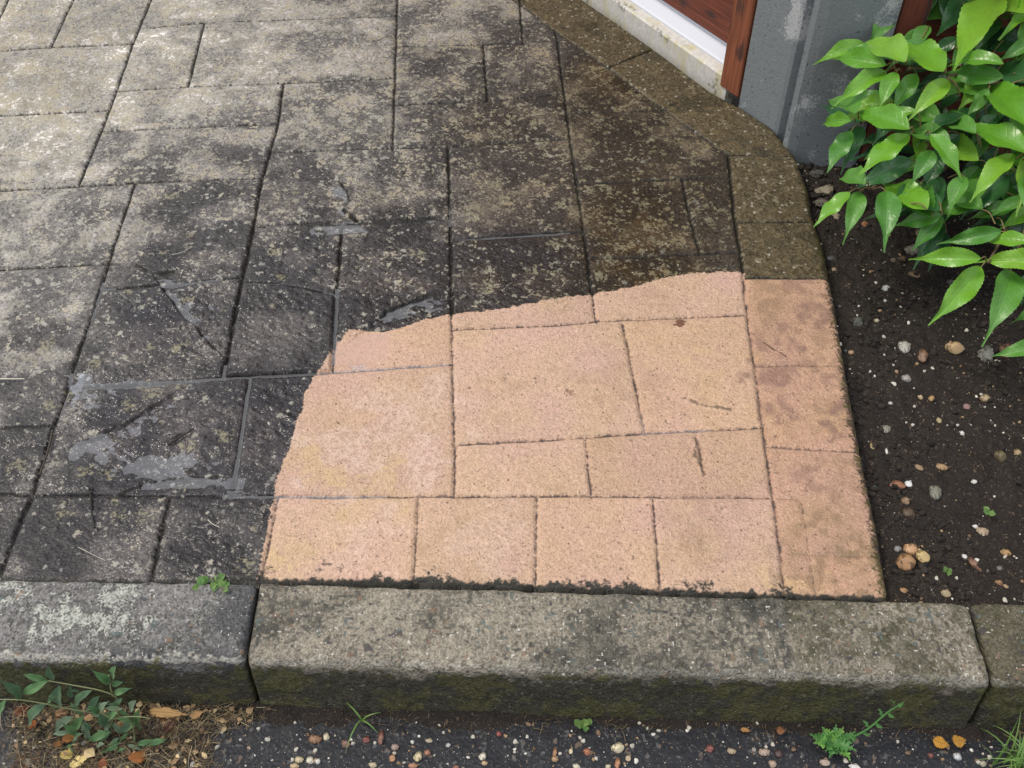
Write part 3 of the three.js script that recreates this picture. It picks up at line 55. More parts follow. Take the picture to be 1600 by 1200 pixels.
  weedLeaves: [[-0.5629,-0.0017,-0.6,-0.6019,-0.0264,-0.5949,0],[-0.5632,0.0003,-0.6,-0.5811,0.0235,-0.5949,0],[-0.5629,-0.0005,-0.6,-0.5773,0.0133,-0.5949,0],[-0.5557,-0.0005,-0.6,-0.5472,0.0418,-0.5949,1],[-0.5396,-0.0142,-0.6,-0.5458,-0.0393,-0.5949,1],[-0.4889,-0.008,-0.6,-0.4967,0.0336,-0.5949,0],[-0.4822,0.0024,-0.6,-0.4682,0.0435,-0.5949,0],[-0.4882,-0.0121,-0.6,-0.4703,0.0045,-0.5949,0],[-0.4913,-0.0345,-0.5995,-0.4646,-0.0105,-0.5944,0],[-0.4889,-0.008,-0.6,-0.4808,0.0233,-0.5949,0],[-0.5169,-0.027,-0.6,-0.5502,-0.0608,-0.5949,1],[-0.5107,-0.0379,-0.598,-0.5343,-0.0694,-0.5929,1],[-0.5103,-0.0448,-0.595,-0.5219,-0.0651,-0.5899,1],[-0.5336,-0.0334,-0.6,-0.5387,-0.0175,-0.5949,1],[-0.6075,-0.042,-0.5962,-0.6098,0.0151,-0.5911,1],[-0.6265,-0.0429,-0.5958,-0.6493,-0.0793,-0.5907,0],[-0.5782,-0.0494,-0.593,-0.6197,-0.1019,-0.5879,1],[-0.5765,-0.0505,-0.5925,-0.5599,-0.0511,-0.5874,0],[-0.5762,-0.0489,-0.5932,-0.5569,-0.0172,-0.5881,0],[-0.5618,-0.0517,-0.592,-0.5447,0.0057,-0.5869,1],[-0.548,-0.0471,-0.594,-0.5385,-0.075,-0.5889,0],[-0.5335,-0.0657,-0.586,-0.5668,-0.11,-0.5809,0],[-0.5469,-0.0681,-0.585,-0.5871,-0.11,-0.5799,2],[-0.4825,-0.0413,-0.5965,-0.5042,-0.0644,-0.5914,1],[-0.49,-0.0563,-0.59,-0.4813,-0.0811,-0.5849,0],[-0.4641,-0.0563,-0.59,-0.4782,-0.11,-0.5849,0],[-0.5057,-0.0897,-0.576,-0.5428,-0.11,-0.5709,0],[-0.5041,-0.0922,-0.575,-0.5253,-0.11,-0.5699,2],[-0.4524,-0.1032,-0.5705,-0.4762,-0.1068,-0.5654,0],[-0.4372,-0.1032,-0.5705,-0.4699,-0.1093,-0.5654,0],[-0.4799,-0.0922,-0.575,-0.5017,-0.11,-0.5699,0],[-0.4958,-0.105,-0.566,-0.5047,-0.1023,-0.5609,1],[-0.496,-0.105,-0.561,-0.5211,-0.1088,-0.5559,0],[-0.4858,-0.105,-0.561,-0.502,-0.1088,-0.5559,0],[-0.4972,-0.0752,-0.582,-0.5164,-0.0935,-0.5769,2],[-0.5377,-0.0776,-0.581,-0.5402,-0.1079,-0.5759,2],[-0.4983,-0.0705,-0.584,-0.5106,-0.1005,-0.5789,1],[-0.5271,-0.0634,-0.587,-0.5055,-0.0639,-0.5819,2],[-0.4963,-0.0995,-0.572,-0.5119,-0.11,-0.5669,1],[-0.5228,-0.0874,-0.5769,-0.5078,-0.0923,-0.5718,0],[-0.5575,-0.105,-0.5615,-0.552,-0.1088,-0.5564,1],[-0.5022,-0.08,-0.58,-0.5168,-0.0954,-0.5749,2],[-0.5068,-0.0552,-0.5905,-0.4817,-0.0474,-0.5854,2],[-0.4872,-0.105,-0.561,-0.4948,-0.1088,-0.5559,2],[-0.5539,-0.105,-0.5687,-0.5328,-0.0674,-0.5636,1],[-0.5103,-0.0825,-0.579,-0.5022,-0.0335,-0.5738,1],[-0.5332,-0.0843,-0.5782,-0.54,-0.11,-0.5731,2],[-0.4862,-0.105,-0.5649,-0.4667,-0.1088,-0.5598,2],[-0.4929,-0.0895,-0.5761,-0.4658,-0.055,-0.571,1],[-0.5066,-0.0801,-0.58,-0.4842,-0.0348,-0.5748,0],[-0.497,-0.1016,-0.5712,-0.5068,-0.1098,-0.566,2],[-0.506,-0.0703,-0.5841,-0.5144,-0.0857,-0.579,2],[-0.4957,-0.0674,-0.5853,-0.4754,-0.0718,-0.5802,0],[-0.5479,-0.0487,-0.5933,-0.5381,-0.0609,-0.5882,2],[-0.4766,-0.0941,-0.5742,-0.4792,-0.11,-0.5691,2],[-0.5376,-0.0733,-0.5828,-0.5318,-0.0942,-0.5777,1],[-0.4888,-0.0523,-0.5918,-0.4985,-0.0363,-0.5866,1],[-0.5253,-0.105,-0.5631,-0.5082,-0.0866,-0.558,2],[-0.5147,-0.0628,-0.5872,-0.5185,-0.0361,-0.5821,0],[-0.4971,-0.105,-0.5632,-0.5137,-0.1051,-0.558,0],[-0.5532,-0.105,-0.5673,-0.5653,-0.1088,-0.5622,0],[-0.5555,-0.0912,-0.5754,-0.5751,-0.0848,-0.5703,2],[-0.5127,-0.0607,-0.5882,-0.4932,-0.0227,-0.583,2],[-0.4951,-0.105,-0.5683,-0.5146,-0.1088,-0.5632,0],[-0.5023,-0.0767,-0.5814,-0.4927,-0.0981,-0.5763,2],[-0.5183,-0.0521,-0.5918,-0.5379,-0.0647,-0.5867,2],[-0.4753,-0.0605,-0.5882,-0.4585,-0.0205,-0.5831,2],[-0.4842,-0.0951,-0.5738,-0.466,-0.0523,-0.5687,0],[-0.5498,-0.0936,-0.5744,-0.5524,-0.0539,-0.5693,0]],
  deadLeaves: [[-0.6319,-0.6106,0.0265,0.0219,0.3,"#6a3a1f","crumpled dark brown leaf at the outer end of the litter"],[-0.6145,-0.5915,0.0139,0.0135,0.8,"#a85f26","small orange-brown dead leaf under the weed stem"],[-0.5578,-0.5737,0.0244,0.0152,-0.2,"#a9743c","orange-tan dead leaf lying in mid litter"],[-0.5609,-0.5561,0.0121,0.0168,0.2,"#d9c06c","small square yellow leaf scrap on the straw"],[-0.5408,-0.5446,0.0272,0.0141,-0.4,"#e3cc86","large pale yellow dead leaf at the picture bottom"],[-0.5296,-0.5536,0.0177,0.0124,0.5,"#d6bd8c","pale leaf scrap above the large yellow dead leaf"],[-0.499,-0.589,0.0229,0.018,0.4,"#b08a58","tan curled dead leaf beneath the weed stems"],[-0.4691,-0.5528,0.0161,0.0266,0.5,"#9a5f28","rust-brown folded dead leaf near the weed foot"],[-0.4437,-0.6065,0.0547,0.0128,0.1,"#b58f5c","long tan curled dead leaf against the kerb face"],[-0.4438,-0.6027,0.0214,0.0145,-0.2,"#7d5034","brown crumpled leaf just below the long tan one"],[-0.4377,-0.5898,0.018,0.0198,0.7,"#4d2114","dark red-brown rotten leaf in the litter"],[-0.4058,-0.6056,0.019,0.0082,-0.2,"#b0895a","small tan leaf sliver nearest the kerb joint"],[-0.5827,-0.6102,0.0182,0.0146,0.1,"#b58a63","tan dead leaf under the low weed stem"],[-0.5445,-0.6027,0.0107,0.0136,0.3,"#c7a173","small pinkish-tan leaf scrap behind the weed"],[-0.5708,-0.5653,0.0113,0.016,0.5,"#9c6a38","upright brown leaf scrap beside the orange-tan leaf"],[-0.5121,-0.5421,0.0136,0.0123,0.2,"#8d4a20","reddish leaf scrap at the picture bottom"],[0.5432,-0.5678,0.0211,0.0205,0.3,"#c08a2c","yellow-brown dead leaf at the kerb foot, the larger of two"],[0.5663,-0.5695,0.0195,0.0134,-0.2,"#b8862e","yellow-brown dead leaf at the kerb foot, the smaller of two"],[0.2986,-0.5855,0.0131,0.0081,0.3,"#b4894f","tan leaf flake at the kerb foot near the feathery weed"],[0.3434,-0.5847,0.0114,0.0081,0.1,"#8a5a34","brown leaf flake just beside the feathery weed"]],
  misc: {"seedling":[-0.3883,-0.006,-0.7388],"sprout":[0.0921,-0.11,-0.5933],"sprig":[-0.1928,-0.11,-0.5976],"feather":[0.4061,-0.112,-0.567],"featherTip":[0.4792,-0.03,-0.5854],"tuft":[0.6336,-0.112,-0.5422],"soilSprig":[0.6681,-0.028,-0.8655],"soilSprout":[0.5828,-0.028,-0.7683]},
  litter: [-0.652,-0.6221,-0.5007,-0.6239,-0.3158,-0.615,-0.3836,-0.5788,-0.3772,-0.5252,-0.6194,-0.5252],
};

// ---------------------------------------------------------------- helpers
function rng(seed) { let a = seed >>> 0; return () => { a = (a + 0x6D2B79F5) | 0; let t = Math.imul(a ^ (a >>> 15), 1 | a); t = (t + Math.imul(t ^ (t >>> 7), 61 | t)) ^ t; return ((t ^ (t >>> 14)) >>> 0) / 4294967296; }; }
const RT = new Float32Array(65536); { const r = rng(77); for (let i = 0; i < 65536; i++) RT[i] = r(); }
function vn(x, y, s = 0) { // value noise 0..1, one cell per unit
  const fx = Math.floor(x), fy = Math.floor(y); let u = x - fx, v = y - fy; u = u * u * (3 - 2 * u); v = v * v * (3 - 2 * v);
  const ix = (fx + s * 37) & 255, iy = (fy + s * 91) & 255, jx = (ix + 1) & 255, jy = (iy + 1) & 255;
  const a = RT[ix + (iy << 8)], b = RT[jx + (iy << 8)], c = RT[ix + (jy << 8)], d = RT[jx + (jy << 8)];
  return a + (b - a) * u + (c - a) * v + (a - b - c + d) * u * v;
}
const fbm = (x, y, s = 0, o = 3) => { let f = 0, a = 0.5, n = 0; for (let k = 0; k < o; k++) { f += a * vn(x, y, s + k * 5); n += a; x = x * 2.03 + 7.1; y = y * 2.03 + 3.7; a *= 0.5; } return f / n; };
const clamp = (v, a = 0, b = 1) => v < a ? a : v > b ? b : v;
const ss = (a, b, v) => { const t = clamp((v - a) / (b - a)); return t * t * (3 - 2 * t); };
const lerp = (a, b, t) => a + (b - a) * t;
const toByte = (v) => { v = clamp(v); return Math.round(255 * (v <= 0.0031308 ? v * 12.92 : 1.055 * Math.pow(v, 1 / 2.4) - 0.055)); };
const V = (x, y, z) => new THREE.Vector3(x, y, z);
function segDist(x, z, ax, az, bx, bz) { const dx = bx - ax, dz = bz - az; const t = clamp(((x - ax) * dx + (z - az) * dz) / (dx * dx + dz * dz || 1e-9)); return Math.hypot(x - ax - t * dx, z - az - t * dz); }
function inPoly(x, z, p) { let c = false; for (let i = 0, j = p.length - 2; i < p.length; j = i, i += 2) if ((p[i + 1] > z) !== (p[j + 1] > z) && x < (p[j] - p[i]) * (z - p[i + 1]) / (p[j + 1] - p[i + 1]) + p[i]) c = !c; return c; }
function dataTex(bytes, w, h, srgb, repeat) {
  const t = new THREE.DataTexture(bytes, w, h, THREE.RGBAFormat); t.magFilter = THREE.LinearFilter; t.minFilter = THREE.LinearMipmapLinearFilter; t.generateMipmaps = true;
  if (srgb) t.colorSpace = THREE.SRGBColorSpace; if (repeat) t.wrapS = t.wrapT = THREE.RepeatWrapping; t.needsUpdate = true; return t;
}
const taken = {};
function numbered(n) { const k = (taken[n] = (taken[n] ?? -1) + 1); return k ? n + '_' + String(k).padStart(3, '0') : n; }
function shade(o) { o.traverse((m) => { if (m.isMesh) { m.castShadow = true; m.receiveShadow = true; } }); return o; }
function thing(name, label, category, pos = [0, 0, 0], group) {
  const o = new THREE.Group(); o.name = numbered(name); o.position.set(...pos); o.userData = { label, category }; if (group) o.userData.group = group; scene.add(o); return o;
}
function solo(name, geo, mat, label, category, pos, group) {
  const o = new THREE.Mesh(geo, mat); o.name = numbered(name); if (pos) o.position.set(...pos); o.userData = { label, category }; if (group) o.userData.group = group; scene.add(shade(o)); return o;
}
function part(parent, name, geo, mat) { const o = new THREE.Mesh(geo, mat); o.name = name; o.castShadow = o.receiveShadow = true; parent.add(o); return o; }
function setting(name, geo, mat) { const o = geo ? new THREE.Mesh(geo, mat) : new THREE.Group(); o.name = name; o.userData = { kind: 'structure' }; o.castShadow = o.receiveShadow = true; scene.add(o); return o; }
const std = (c, roughness, more = {}) => new THREE.MeshStandardMaterial({ color: c, roughness, ...more });
const lin = (r, g, b) => new THREE.Color().setRGB(r, g, b);

// ---------------------------------------------------------------- paving: fields over the drive
const X0 = -1.35, X1 = 0.60, Z0 = -2.42, Z1 = -0.70, T = 2048, DX = (X1 - X0) / T, DZ = (Z1 - Z0) / T;
const re = site.rightEdge, ne = site.nearEdge;
const outline = [-1.6, -2.7, re[0] - 2 * (re[2] - re[0]), re[1] - 2 * (re[3] - re[1]), ...re, ...ne, -1.6, ne[ne.length - 1]];
const cleanPoly = [...site.cleanLine, 0.7, site.cleanLine.at(-1), 0.7, -0.5, site.cleanLine[0], -0.5];
function fieldOf(lines, radius, far, weights, jitter) {
  const f = new Float32Array(T * T).fill(far), w = weights ? new Float32Array(T * T).fill(1) : null, r = rng(5);
  lines.forEach((l, n) => {
    const pts = [];
    for (let i = 0; i + 3 < l.length; i += 2) { // short steps with a little wander
      const len = Math.hypot(l[i + 2] - l[i], l[i + 3] - l[i + 1]), k = jitter ? Math.max(1, Math.round(len / 0.018)) : 1;
      for (let q = 0; q < k; q++) { const t = q / k, j = jitter && (q || i) ? jitter : 0; pts.push(lerp(l[i], l[i + 2], t) + (r() - 0.5) * j, lerp(l[i + 1], l[i + 3], t) + (r() - 0.5) * j); }
    }
    pts.push(l.at(-2), l.at(-1));
    for (let i = 0; i + 3 < pts.length; i += 2) {
      const [ax, az, bx, bz] = pts.slice(i, i + 4);
      const i0 = Math.max(0, Math.floor((Math.min(ax, bx) - radius - X0) / DX)), i1 = Math.min(T - 1, Math.ceil((Math.max(ax, bx) + radius - X0) / DX));
      const j0 = Math.max(0, Math.floor((Math.min(az, bz) - radius - Z0) / DZ)), j1 = Math.min(T - 1, Math.ceil((Math.max(az, bz) + radius - Z0) / DZ));
      for (let j = j0; j <= j1; j++) for (let q = i0; q <= i1; q++) {
        const d = segDist(X0 + (q + 0.5) * DX, Z0 + (j + 0.5) * DZ, ax, az, bx, bz), at = j * T + q;
        if (d < f[at]) { f[at] = d; if (w) w[at] = weights[n]; }
      }
    }
  });
  return { f, w };
}
function sample(f, x, z) {
  const u = clamp((x - X0) / DX - 0.5, 0, T - 1.001), v = clamp((z - Z0) / DZ - 0.5, 0, T - 1.001), i = u | 0, j = v | 0, a = u - i, b = v - j, k = j * T + i;
  return (f[k] * (1 - a) + f[k + 1] * a) * (1 - b) + (f[k + T] * (1 - a) + f[k + T + 1] * a) * b;
}
const JF = fieldOf(site.joints.map((j) => j.slice(1)), 0.03, 0.03, site.joints.map((j) => j[0]), 0.0016);
const ext = (l, e) => { const q = [...l], n = q.length, a = Math.hypot(q[0] - q[2], q[1] - q[3]), b = Math.hypot(q[n - 2] - q[n - 4], q[n - 1] - q[n - 3]); const h = [q[0] + (q[0] - q[2]) / a * e, q[1] + (q[1] - q[3]) / a * e], k = [q[n - 2] + (q[n - 2] - q[n - 4]) / b * e, q[n - 1] + (q[n - 1] - q[n - 3]) / b * e]; return [...h, ...q, ...k]; };
const PF = fieldOf([...site.joints.map((j) => ext(j.slice(1), 0.008)), outline], 0.01, 0.03);
const RF = fieldOf([outline.slice(0, 4 + re.length)], 0.03, 0.03);
const NF = fieldOf([ne], 0.045, 0.045);
const LF = fieldOf(site.ledges.map((l) => l.slice(2)), 0.012, 0.012, null, 0.004);
const CF = fieldOf([site.cleanLine], 0.03, 0.03);
function insideMask(poly) {
  const m = new Uint8Array(T * T);
  for (let j = 0; j < T; j++) {
    const z = Z0 + (j + 0.5) * DZ, xs = [];
    for (let i = 0, k = poly.length - 2; i < poly.length; k = i, i += 2) if ((poly[i + 1] > z) !== (poly[k + 1] > z)) xs.push((poly[k] - poly[i]) * (z - poly[i + 1]) / (poly[k + 1] - poly[i + 1]) + poly[i]);
    xs.sort((a, b) => a - b);
    for (let q = 0; q + 1 < xs.length; q += 2) m.fill(1, j * T + clamp(Math.round((xs[q] - X0) / DX), 0, T), j * T + clamp(Math.round((xs[q + 1] - X0) / DX), 0, T));
  }
  return m;
}
const paved = insideMask(outline), washed = insideMask(cleanPoly), borderIn = insideMask(site.border);
for (let k = 0; k < T * T; k++) if (!washed[k]) CF.f[k] = -CF.f[k];
// slow changes over the drive, taken from the survey points
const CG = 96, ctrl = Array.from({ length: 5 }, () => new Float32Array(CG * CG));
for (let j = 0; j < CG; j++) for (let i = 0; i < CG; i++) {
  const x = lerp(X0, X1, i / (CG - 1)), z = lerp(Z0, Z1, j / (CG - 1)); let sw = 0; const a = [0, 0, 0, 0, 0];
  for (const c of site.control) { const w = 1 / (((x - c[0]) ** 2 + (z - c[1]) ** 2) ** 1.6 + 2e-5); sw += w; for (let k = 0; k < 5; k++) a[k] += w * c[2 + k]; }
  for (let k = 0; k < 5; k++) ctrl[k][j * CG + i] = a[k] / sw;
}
function slow(k, x, z) { const u = clamp((x - X0) / (X1 - X0)) * (CG - 1.001), v = clamp((z - Z0) / (Z1 - Z0)) * (CG - 1.001), i = u | 0, j = v | 0, a = u - i, b = v - j, f = ctrl[k], q = j * CG + i; return (f[q] * (1 - a) + f[q + 1] * a) * (1 - b) + (f[q + CG] * (1 - a) + f[q + CG + 1] * a) * b; }

// ---------------------------------------------------------------- paving: which point belongs to which slab
const NX = 870, zs = []; for (let z = Z1; z > Z0;) { zs.push(z); z -= 0.002 * (1 + 0.55 * (Z1 - z) / (Z1 - Z0)); }
const NZ = zs.length, xs = Array.from({ length: NX }, (_, i) => lerp(X0, X1, i / (NX - 1)));
const slabOf = new Int32Array(NX * NZ).fill(-1); let nSlabs = 0;
{
  const wallAt = new Uint8Array(NX * NZ), state = new Uint8Array(NX * NZ), queue = new Int32Array(NX * NZ), small = [];
  for (let j = 0; j < NZ; j++) for (let i = 0; i < NX; i++) wallAt[j * NX + i] = sample(PF.f, xs[i], zs[j]) < 0.0028 ? 1 : 0;
  for (let s = 0; s < NX * NZ; s++) if (!wallAt[s] && slabOf[s] < 0) {
    let h = 0, t = 0; queue[t++] = s; slabOf[s] = nSlabs;
    while (h < t) { const k = queue[h++], i = k % NX; for (const q of [i ? k - 1 : -1, i < NX - 1 ? k + 1 : -1, k - NX, k + NX]) if (q >= 0 && q < NX * NZ && !wallAt[q] && slabOf[q] < 0) { slabOf[q] = nSlabs; queue[t++] = q; } }
    if (t < 260) { for (let q = 0; q < t; q++) { slabOf[queue[q]] = -1; wallAt[queue[q]] = 1; } } else nSlabs++;
  }
  let h = 0, t = 0; for (let k = 0; k < NX * NZ; k++) if (slabOf[k] >= 0) queue[t++] = k;
  while (h < t) { const k = queue[h++], i = k % NX; for (const q of [i ? k - 1 : -1, i < NX - 1 ? k + 1 : -1, k - NX, k + NX]) if (q >= 0 && q < NX * NZ && slabOf[q] < 0) { slabOf[q] = slabOf[k]; queue[t++] = q; } }
}
const rz = (z) => { let a = 0, b = NZ - 1; while (b - a > 1) { const m = (a + b) >> 1; if (zs[m] > z) a = m; else b = m; } return a; };
const slabAt = (x, z) => slabOf[rz(z) * NX + clamp(Math.round((x - X0) / (X1 - X0) * (NX - 1)), 0, NX - 1)];

// ---------------------------------------------------------------- paving: colour, gloss and grain of the surface
const tint = (() => { const r = rng(61); return Array.from({ length: nSlabs }, () => [0.90 + 0.16 * r(), (r() - 0.3) * 0.022, 0.8 + 0.4 * r()]); })();
for (const [x, z] of site.edging) tint[slabAt(x, z)][3] = 1; // the edging blocks were cast in a browner red
const rowOf = new Int32Array(T); for (let j = 0; j < T; j++) rowOf[j] = rz(clamp(Z0 + (j + 0.5) * DZ, Z0 + 0.004, Z1 - 0.001));
const mulish = (c, k) => [c[0] * k, c[1] * k, c[2] * k];
const pav = { col: new Uint8Array(T * T * 4), rgh: new Uint8Array(T * T * 4), bmp: new Uint8Array(T * T * 4) };
{
  const marks = new Float32Array(T * T), markKind = new Uint8Array(T * T), r = rng(11);
  function blot(x, z, rad, strength, kind, ragged = 0.35) { // a spot with an uneven outline
    const R = rad * 1.5, a0 = r() * 50, i0 = Math.max(0, Math.floor((x - R - X0) / DX)), i1 = Math.min(T - 1, Math.ceil((x + R - X0) / DX)), j0 = Math.max(0, Math.floor((z - R - Z0) / DZ)), j1 = Math.min(T - 1, Math.ceil((z + R - Z0) / DZ));
    for (let j = j0; j <= j1; j++) for (let i = i0; i <= i1; i++) {
      const px = X0 + (i + 0.5) * DX, pz = Z0 + (j + 0.5) * DZ, d = Math.hypot(px - x, pz - z) / rad;
      const m = strength * ss(0, 0.25, 1 - d + (vn(px / (rad * 0.45) + a0, pz / (rad * 0.45), 3) - 0.5) * 2 * ragged + (vn(px / 0.0022 + a0, pz / 0.0022, 8) - 0.5) * 0.5);
      if (m > marks[j * T + i]) { marks[j * T + i] = m; markKind[j * T + i] = kind; }
    }
  }
  // crusts of lichen, mustard spots, white grit, pits in the washed face
  for (let n = 0; n < 30000; n++) {
    const x = lerp(X0, X1, r()), z = lerp(Z0, Z1, r()), q = r(), k = clamp(Math.floor((z - Z0) / DZ), 0, T - 1) * T + clamp(Math.floor((x - X0) / DX), 0, T - 1);
    if (!paved[k]) continue;
    if (washed[k]) { if (q < 0.2) blot(x, z, 0.0007 + 0.0016 * r() * r(), 0.55 + 0.35 * r(), 5, 0.6); continue; }
    if (borderIn[k]) { if (q < 0.14) blot(x, z, 0.0012 + 0.002 * r(), 0.7, 7); continue; }
    const cov = slow(0, x, z), must = slow(3, x, z);
    if (q < cov * 0.9) blot(x, z, 0.0018 + 0.0046 * r() * r(), 0.45 + 0.55 * r(), r() < 0.8 ? 6 : 8, 0.45);
    else if (r() < must * 0.05) blot(x, z, 0.004 + 0.008 * r(), 0.85, 9, 1.0);
    else if (r() < 0.03 + 0.12 * cov) blot(x, z, 0.0007 + 0.0011 * r(), 0.85, 7, 0.2);
  }
  for (const [x, z, rad, s, k] of site.stainsAndSheen) blot(x, z, rad, s, 10 + k, 0.9);  // the pale blots among these paint in the milky sheen on washed slabs
  for (let j = 0; j < T; j++) for (let i = 0; i < T; i++) {
    const k = j * T + i, o = k * 4, x = X0 + (i + 0.5) * DX, z = Z0 + (j + 0.5) * DZ;
    pav.col[o + 3] = pav.rgh[o + 3] = pav.bmp[o + 3] = 255;
    if (!paved[k] && RF.f[k] > 0.028 && NF.f[k] > 0.044) { pav.col[o] = pav.col[o + 1] = pav.col[o + 2] = 40; pav.rgh[o + 1] = 200; pav.bmp[o] = 128; continue; }
    const g1 = RT[(i * 131 + j * 7919 + ((i * j) >> 5)) & 65535], g2 = vn(x / 0.0017, z / 0.0017, 1), g3 = vn(x / 0.0042, z / 0.0042, 2), g4 = vn(x / 0.012, z / 0.012, 4), g5 = fbm(x / 0.06, z / 0.06, 6), g6 = fbm(x / 0.2, z / 0.2, 9);
    const dj = JF.f[k], jw = JF.w[k], tn = tint[slabOf[rowOf[j] * NX + Math.min(NX - 1, (i * NX / T) | 0)]];
    const cs = CF.f[k] + (g3 - 0.5) * 0.0035 + (g2 - 0.5) * 0.003 + (g4 - 0.5) * 0.004;
    const isClean = ss(-0.0008, 0.0012, cs);
    let c, rough, bump;
    // the coat of grime and lichen, with sky sheen and fence reflection painted in
    {
      const cov = slow(0, x, z), brown = clamp(slow(1, x, z) * 1.15 + 0.12 + (g5 - 0.5) * 0.5), wet = clamp(slow(2, x, z) + (g5 - 0.5) * 0.5 + (g4 - 0.5) * 0.25), light = slow(4, x, z);  // brown partly paints the fence reflection, light the sky sheen
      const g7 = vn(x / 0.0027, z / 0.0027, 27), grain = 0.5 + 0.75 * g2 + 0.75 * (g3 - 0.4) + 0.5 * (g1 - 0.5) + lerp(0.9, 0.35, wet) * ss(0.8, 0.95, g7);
      const dark = [lerp(0.027, 0.032, brown), lerp(0.025, 0.020, brown), lerp(0.029, 0.008, brown)], pale = [0.345, 0.325, 0.30];  // bluish dark and raised pale base paint in the wet sky sheen
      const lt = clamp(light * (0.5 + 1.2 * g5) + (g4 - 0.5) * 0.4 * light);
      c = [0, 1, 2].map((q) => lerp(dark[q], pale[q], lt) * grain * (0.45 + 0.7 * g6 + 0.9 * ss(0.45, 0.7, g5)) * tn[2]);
      if (borderIn[k]) { const b = 0.6 + 0.9 * g5; c = [0.088 * b * grain, 0.067 * b * grain, 0.035 * b * grain]; const s = ss(0.62, 0.8, g4 * 0.6 + g3 * 0.4); c = c.map((v, q) => lerp(v, [0.20, 0.17, 0.11][q] * grain, s * 0.6)); const ms = ss(0.52, 0.66, 0.6 * g5 + 0.25 * g4 + 0.15 * g3); c = c.map((v, q) => lerp(v, [0.026, 0.022, 0.012][q] * grain, ms * 0.75)); if (g1 > 0.975) c = [0.28, 0.24, 0.17]; }
      const nn = 0.26 * vn(x / 0.013, z / 0.013, 12) + 0.20 * vn(x / 0.0078, z / 0.0078, 13) + 0.30 * vn(x / 0.0042, z / 0.0042, 14) + 0.24 * g2;
      const th = 0.735 - 0.31 * cov - 0.30 * (g5 - 0.5);
      let lich = borderIn[k] ? 0 : ss(th - 0.02, th + 0.035, nn) * clamp(cov * 6);
      const tone = vn(x / 0.03, z / 0.03, 17);
      const pick = tone > 0.62 ? [0.44, 0.415, 0.345] : tone > 0.35 ? [0.41, 0.41, 0.375] : [0.31, 0.302, 0.265];  // lichen tones raised to paint in the grazing sky sheen
      const bk = lerp(1, 0.47, brown);
      const lc = [pick[0] * bk * 1.02, pick[1] * bk * lerp(1, 0.88, brown), pick[2] * bk * lerp(1, 0.6, brown)];  // browner, darker lichen also carries the painted fence reflection
      const lg = 0.62 + 0.5 * g1 + 0.3 * (g2 - 0.3);
      c = c.map((v, q) => lerp(v, lc[q] * lg, lich * 0.78));
      const m = marks[k], mk = markKind[k];
      if (m > 0 && mk >= 6 && mk < 10) { const mc = mk === 6 ? lc.map((v) => v * 1.12) : mk === 7 ? [0.46, 0.44, 0.38] : mk === 8 ? [0.44 * bk, 0.43 * bk, 0.36 * bk] : [0.26, 0.238, 0.155]; const mm = mk === 9 ? m * ss(0.3, 0.62, 0.5 * g3 + 0.5 * g2) * 0.9 : m * (mk === 7 ? 1 : 0.85); c = c.map((v, q) => lerp(v, mc[q] * (0.55 + 0.6 * g1), mm)); lich = Math.max(lich, m * 0.7); }
      if (g1 > 0.984 || g7 > 0.965) c = c.map((v) => v + 0.16 * (1 - 0.5 * brown) * clamp(0.3 + 1.4 * cov));  // pale grains that also paint the sparkle of wet grit
      // wet stretches are glossier
      rough = lerp(0.55, 0.17, ss(0.3, 0.75, wet)); rough = lerp(rough, 0.8, lich * 0.7);
      bump = 0.30 * g2 + 0.30 * g3 + 0.12 * g4 + 0.10 * g1 + 0.18 * lich;
    }
    if (isClean > 0) { // the washed concrete: sand coloured, grainy
      const g8 = vn(x / 0.0024, z / 0.0024, 29), sand = 0.82 + 0.2 * (g1 - 0.4) + 0.28 * g2 + 0.16 * (g3 - 0.5) + 0.24 * ss(0.8, 0.95, g8) - 0.4 * (1 - ss(0.06, 0.16, g8));
      const hue = (g5 - 0.5) * 1.6, big = 0.9 + 0.2 * g6;
      const tb = sand * big * tn[0]; let cc = [0.485 * tb, (0.322 + 0.015 * hue + tn[1] * 0.3) * tb, (0.226 - 0.03 * hue + tn[1]) * tb];
      if (tn[3]) cc = [cc[0] * 0.87, cc[1] * 0.81, cc[2] * 0.78]; if (g1 > 0.975) cc = [0.66, 0.5, 0.36]; else if (g1 < 0.02) cc = mulish(cc, 0.55);
      if (x > 0.40) { const dirt = ss(0.42, 0.75, 0.5 * g5 + 0.3 * g4 + 0.2 * g3) * 0.55; cc = [lerp(cc[0], 0.20, dirt), lerp(cc[1], 0.13, dirt), lerp(cc[2], 0.085, dirt)]; }
      else { const dirt = ss(0.62, 0.8, 0.45 * g5 + 0.3 * g4 + 0.25 * g3) * 0.35; cc = cc.map((v, q) => lerp(v, [0.26, 0.16, 0.095][q], dirt)); }
      const m = marks[k], mk = markKind[k];
      if (m > 0) {
        const sc = mk === 5 ? [0.10, 0.065, 0.045] : mk === 10 ? [0.10, 0.035, 0.02] : mk === 11 ? [0.23, 0.135, 0.105] : mk === 12 ? [0.16, 0.115, 0.06] : mk === 13 ? [0.52, 0.39, 0.19] : mk === 14 ? [0.62, 0.49, 0.42] : null;
        if (sc) { const f = mk === 5 || mk === 10 ? m : m * ss(0.25, 0.7, mk === 14 ? 0.3 * g4 + 0.4 * g3 + 0.3 * g2 : 0.5 * g4 + 0.3 * g3 + 0.2 * g1); cc = cc.map((v, q) => lerp(v, sc[q] * (0.75 + 0.5 * g1), f)); }
      }
      const bmp2 = 0.42 * g2 + 0.16 * g1 + 0.2 * g3;
      c = c.map((v, q) => lerp(v, cc[q], isClean)); rough = lerp(rough, 0.52 + 0.2 * g3, isClean); bump = lerp(bump, bmp2, isClean);
    }
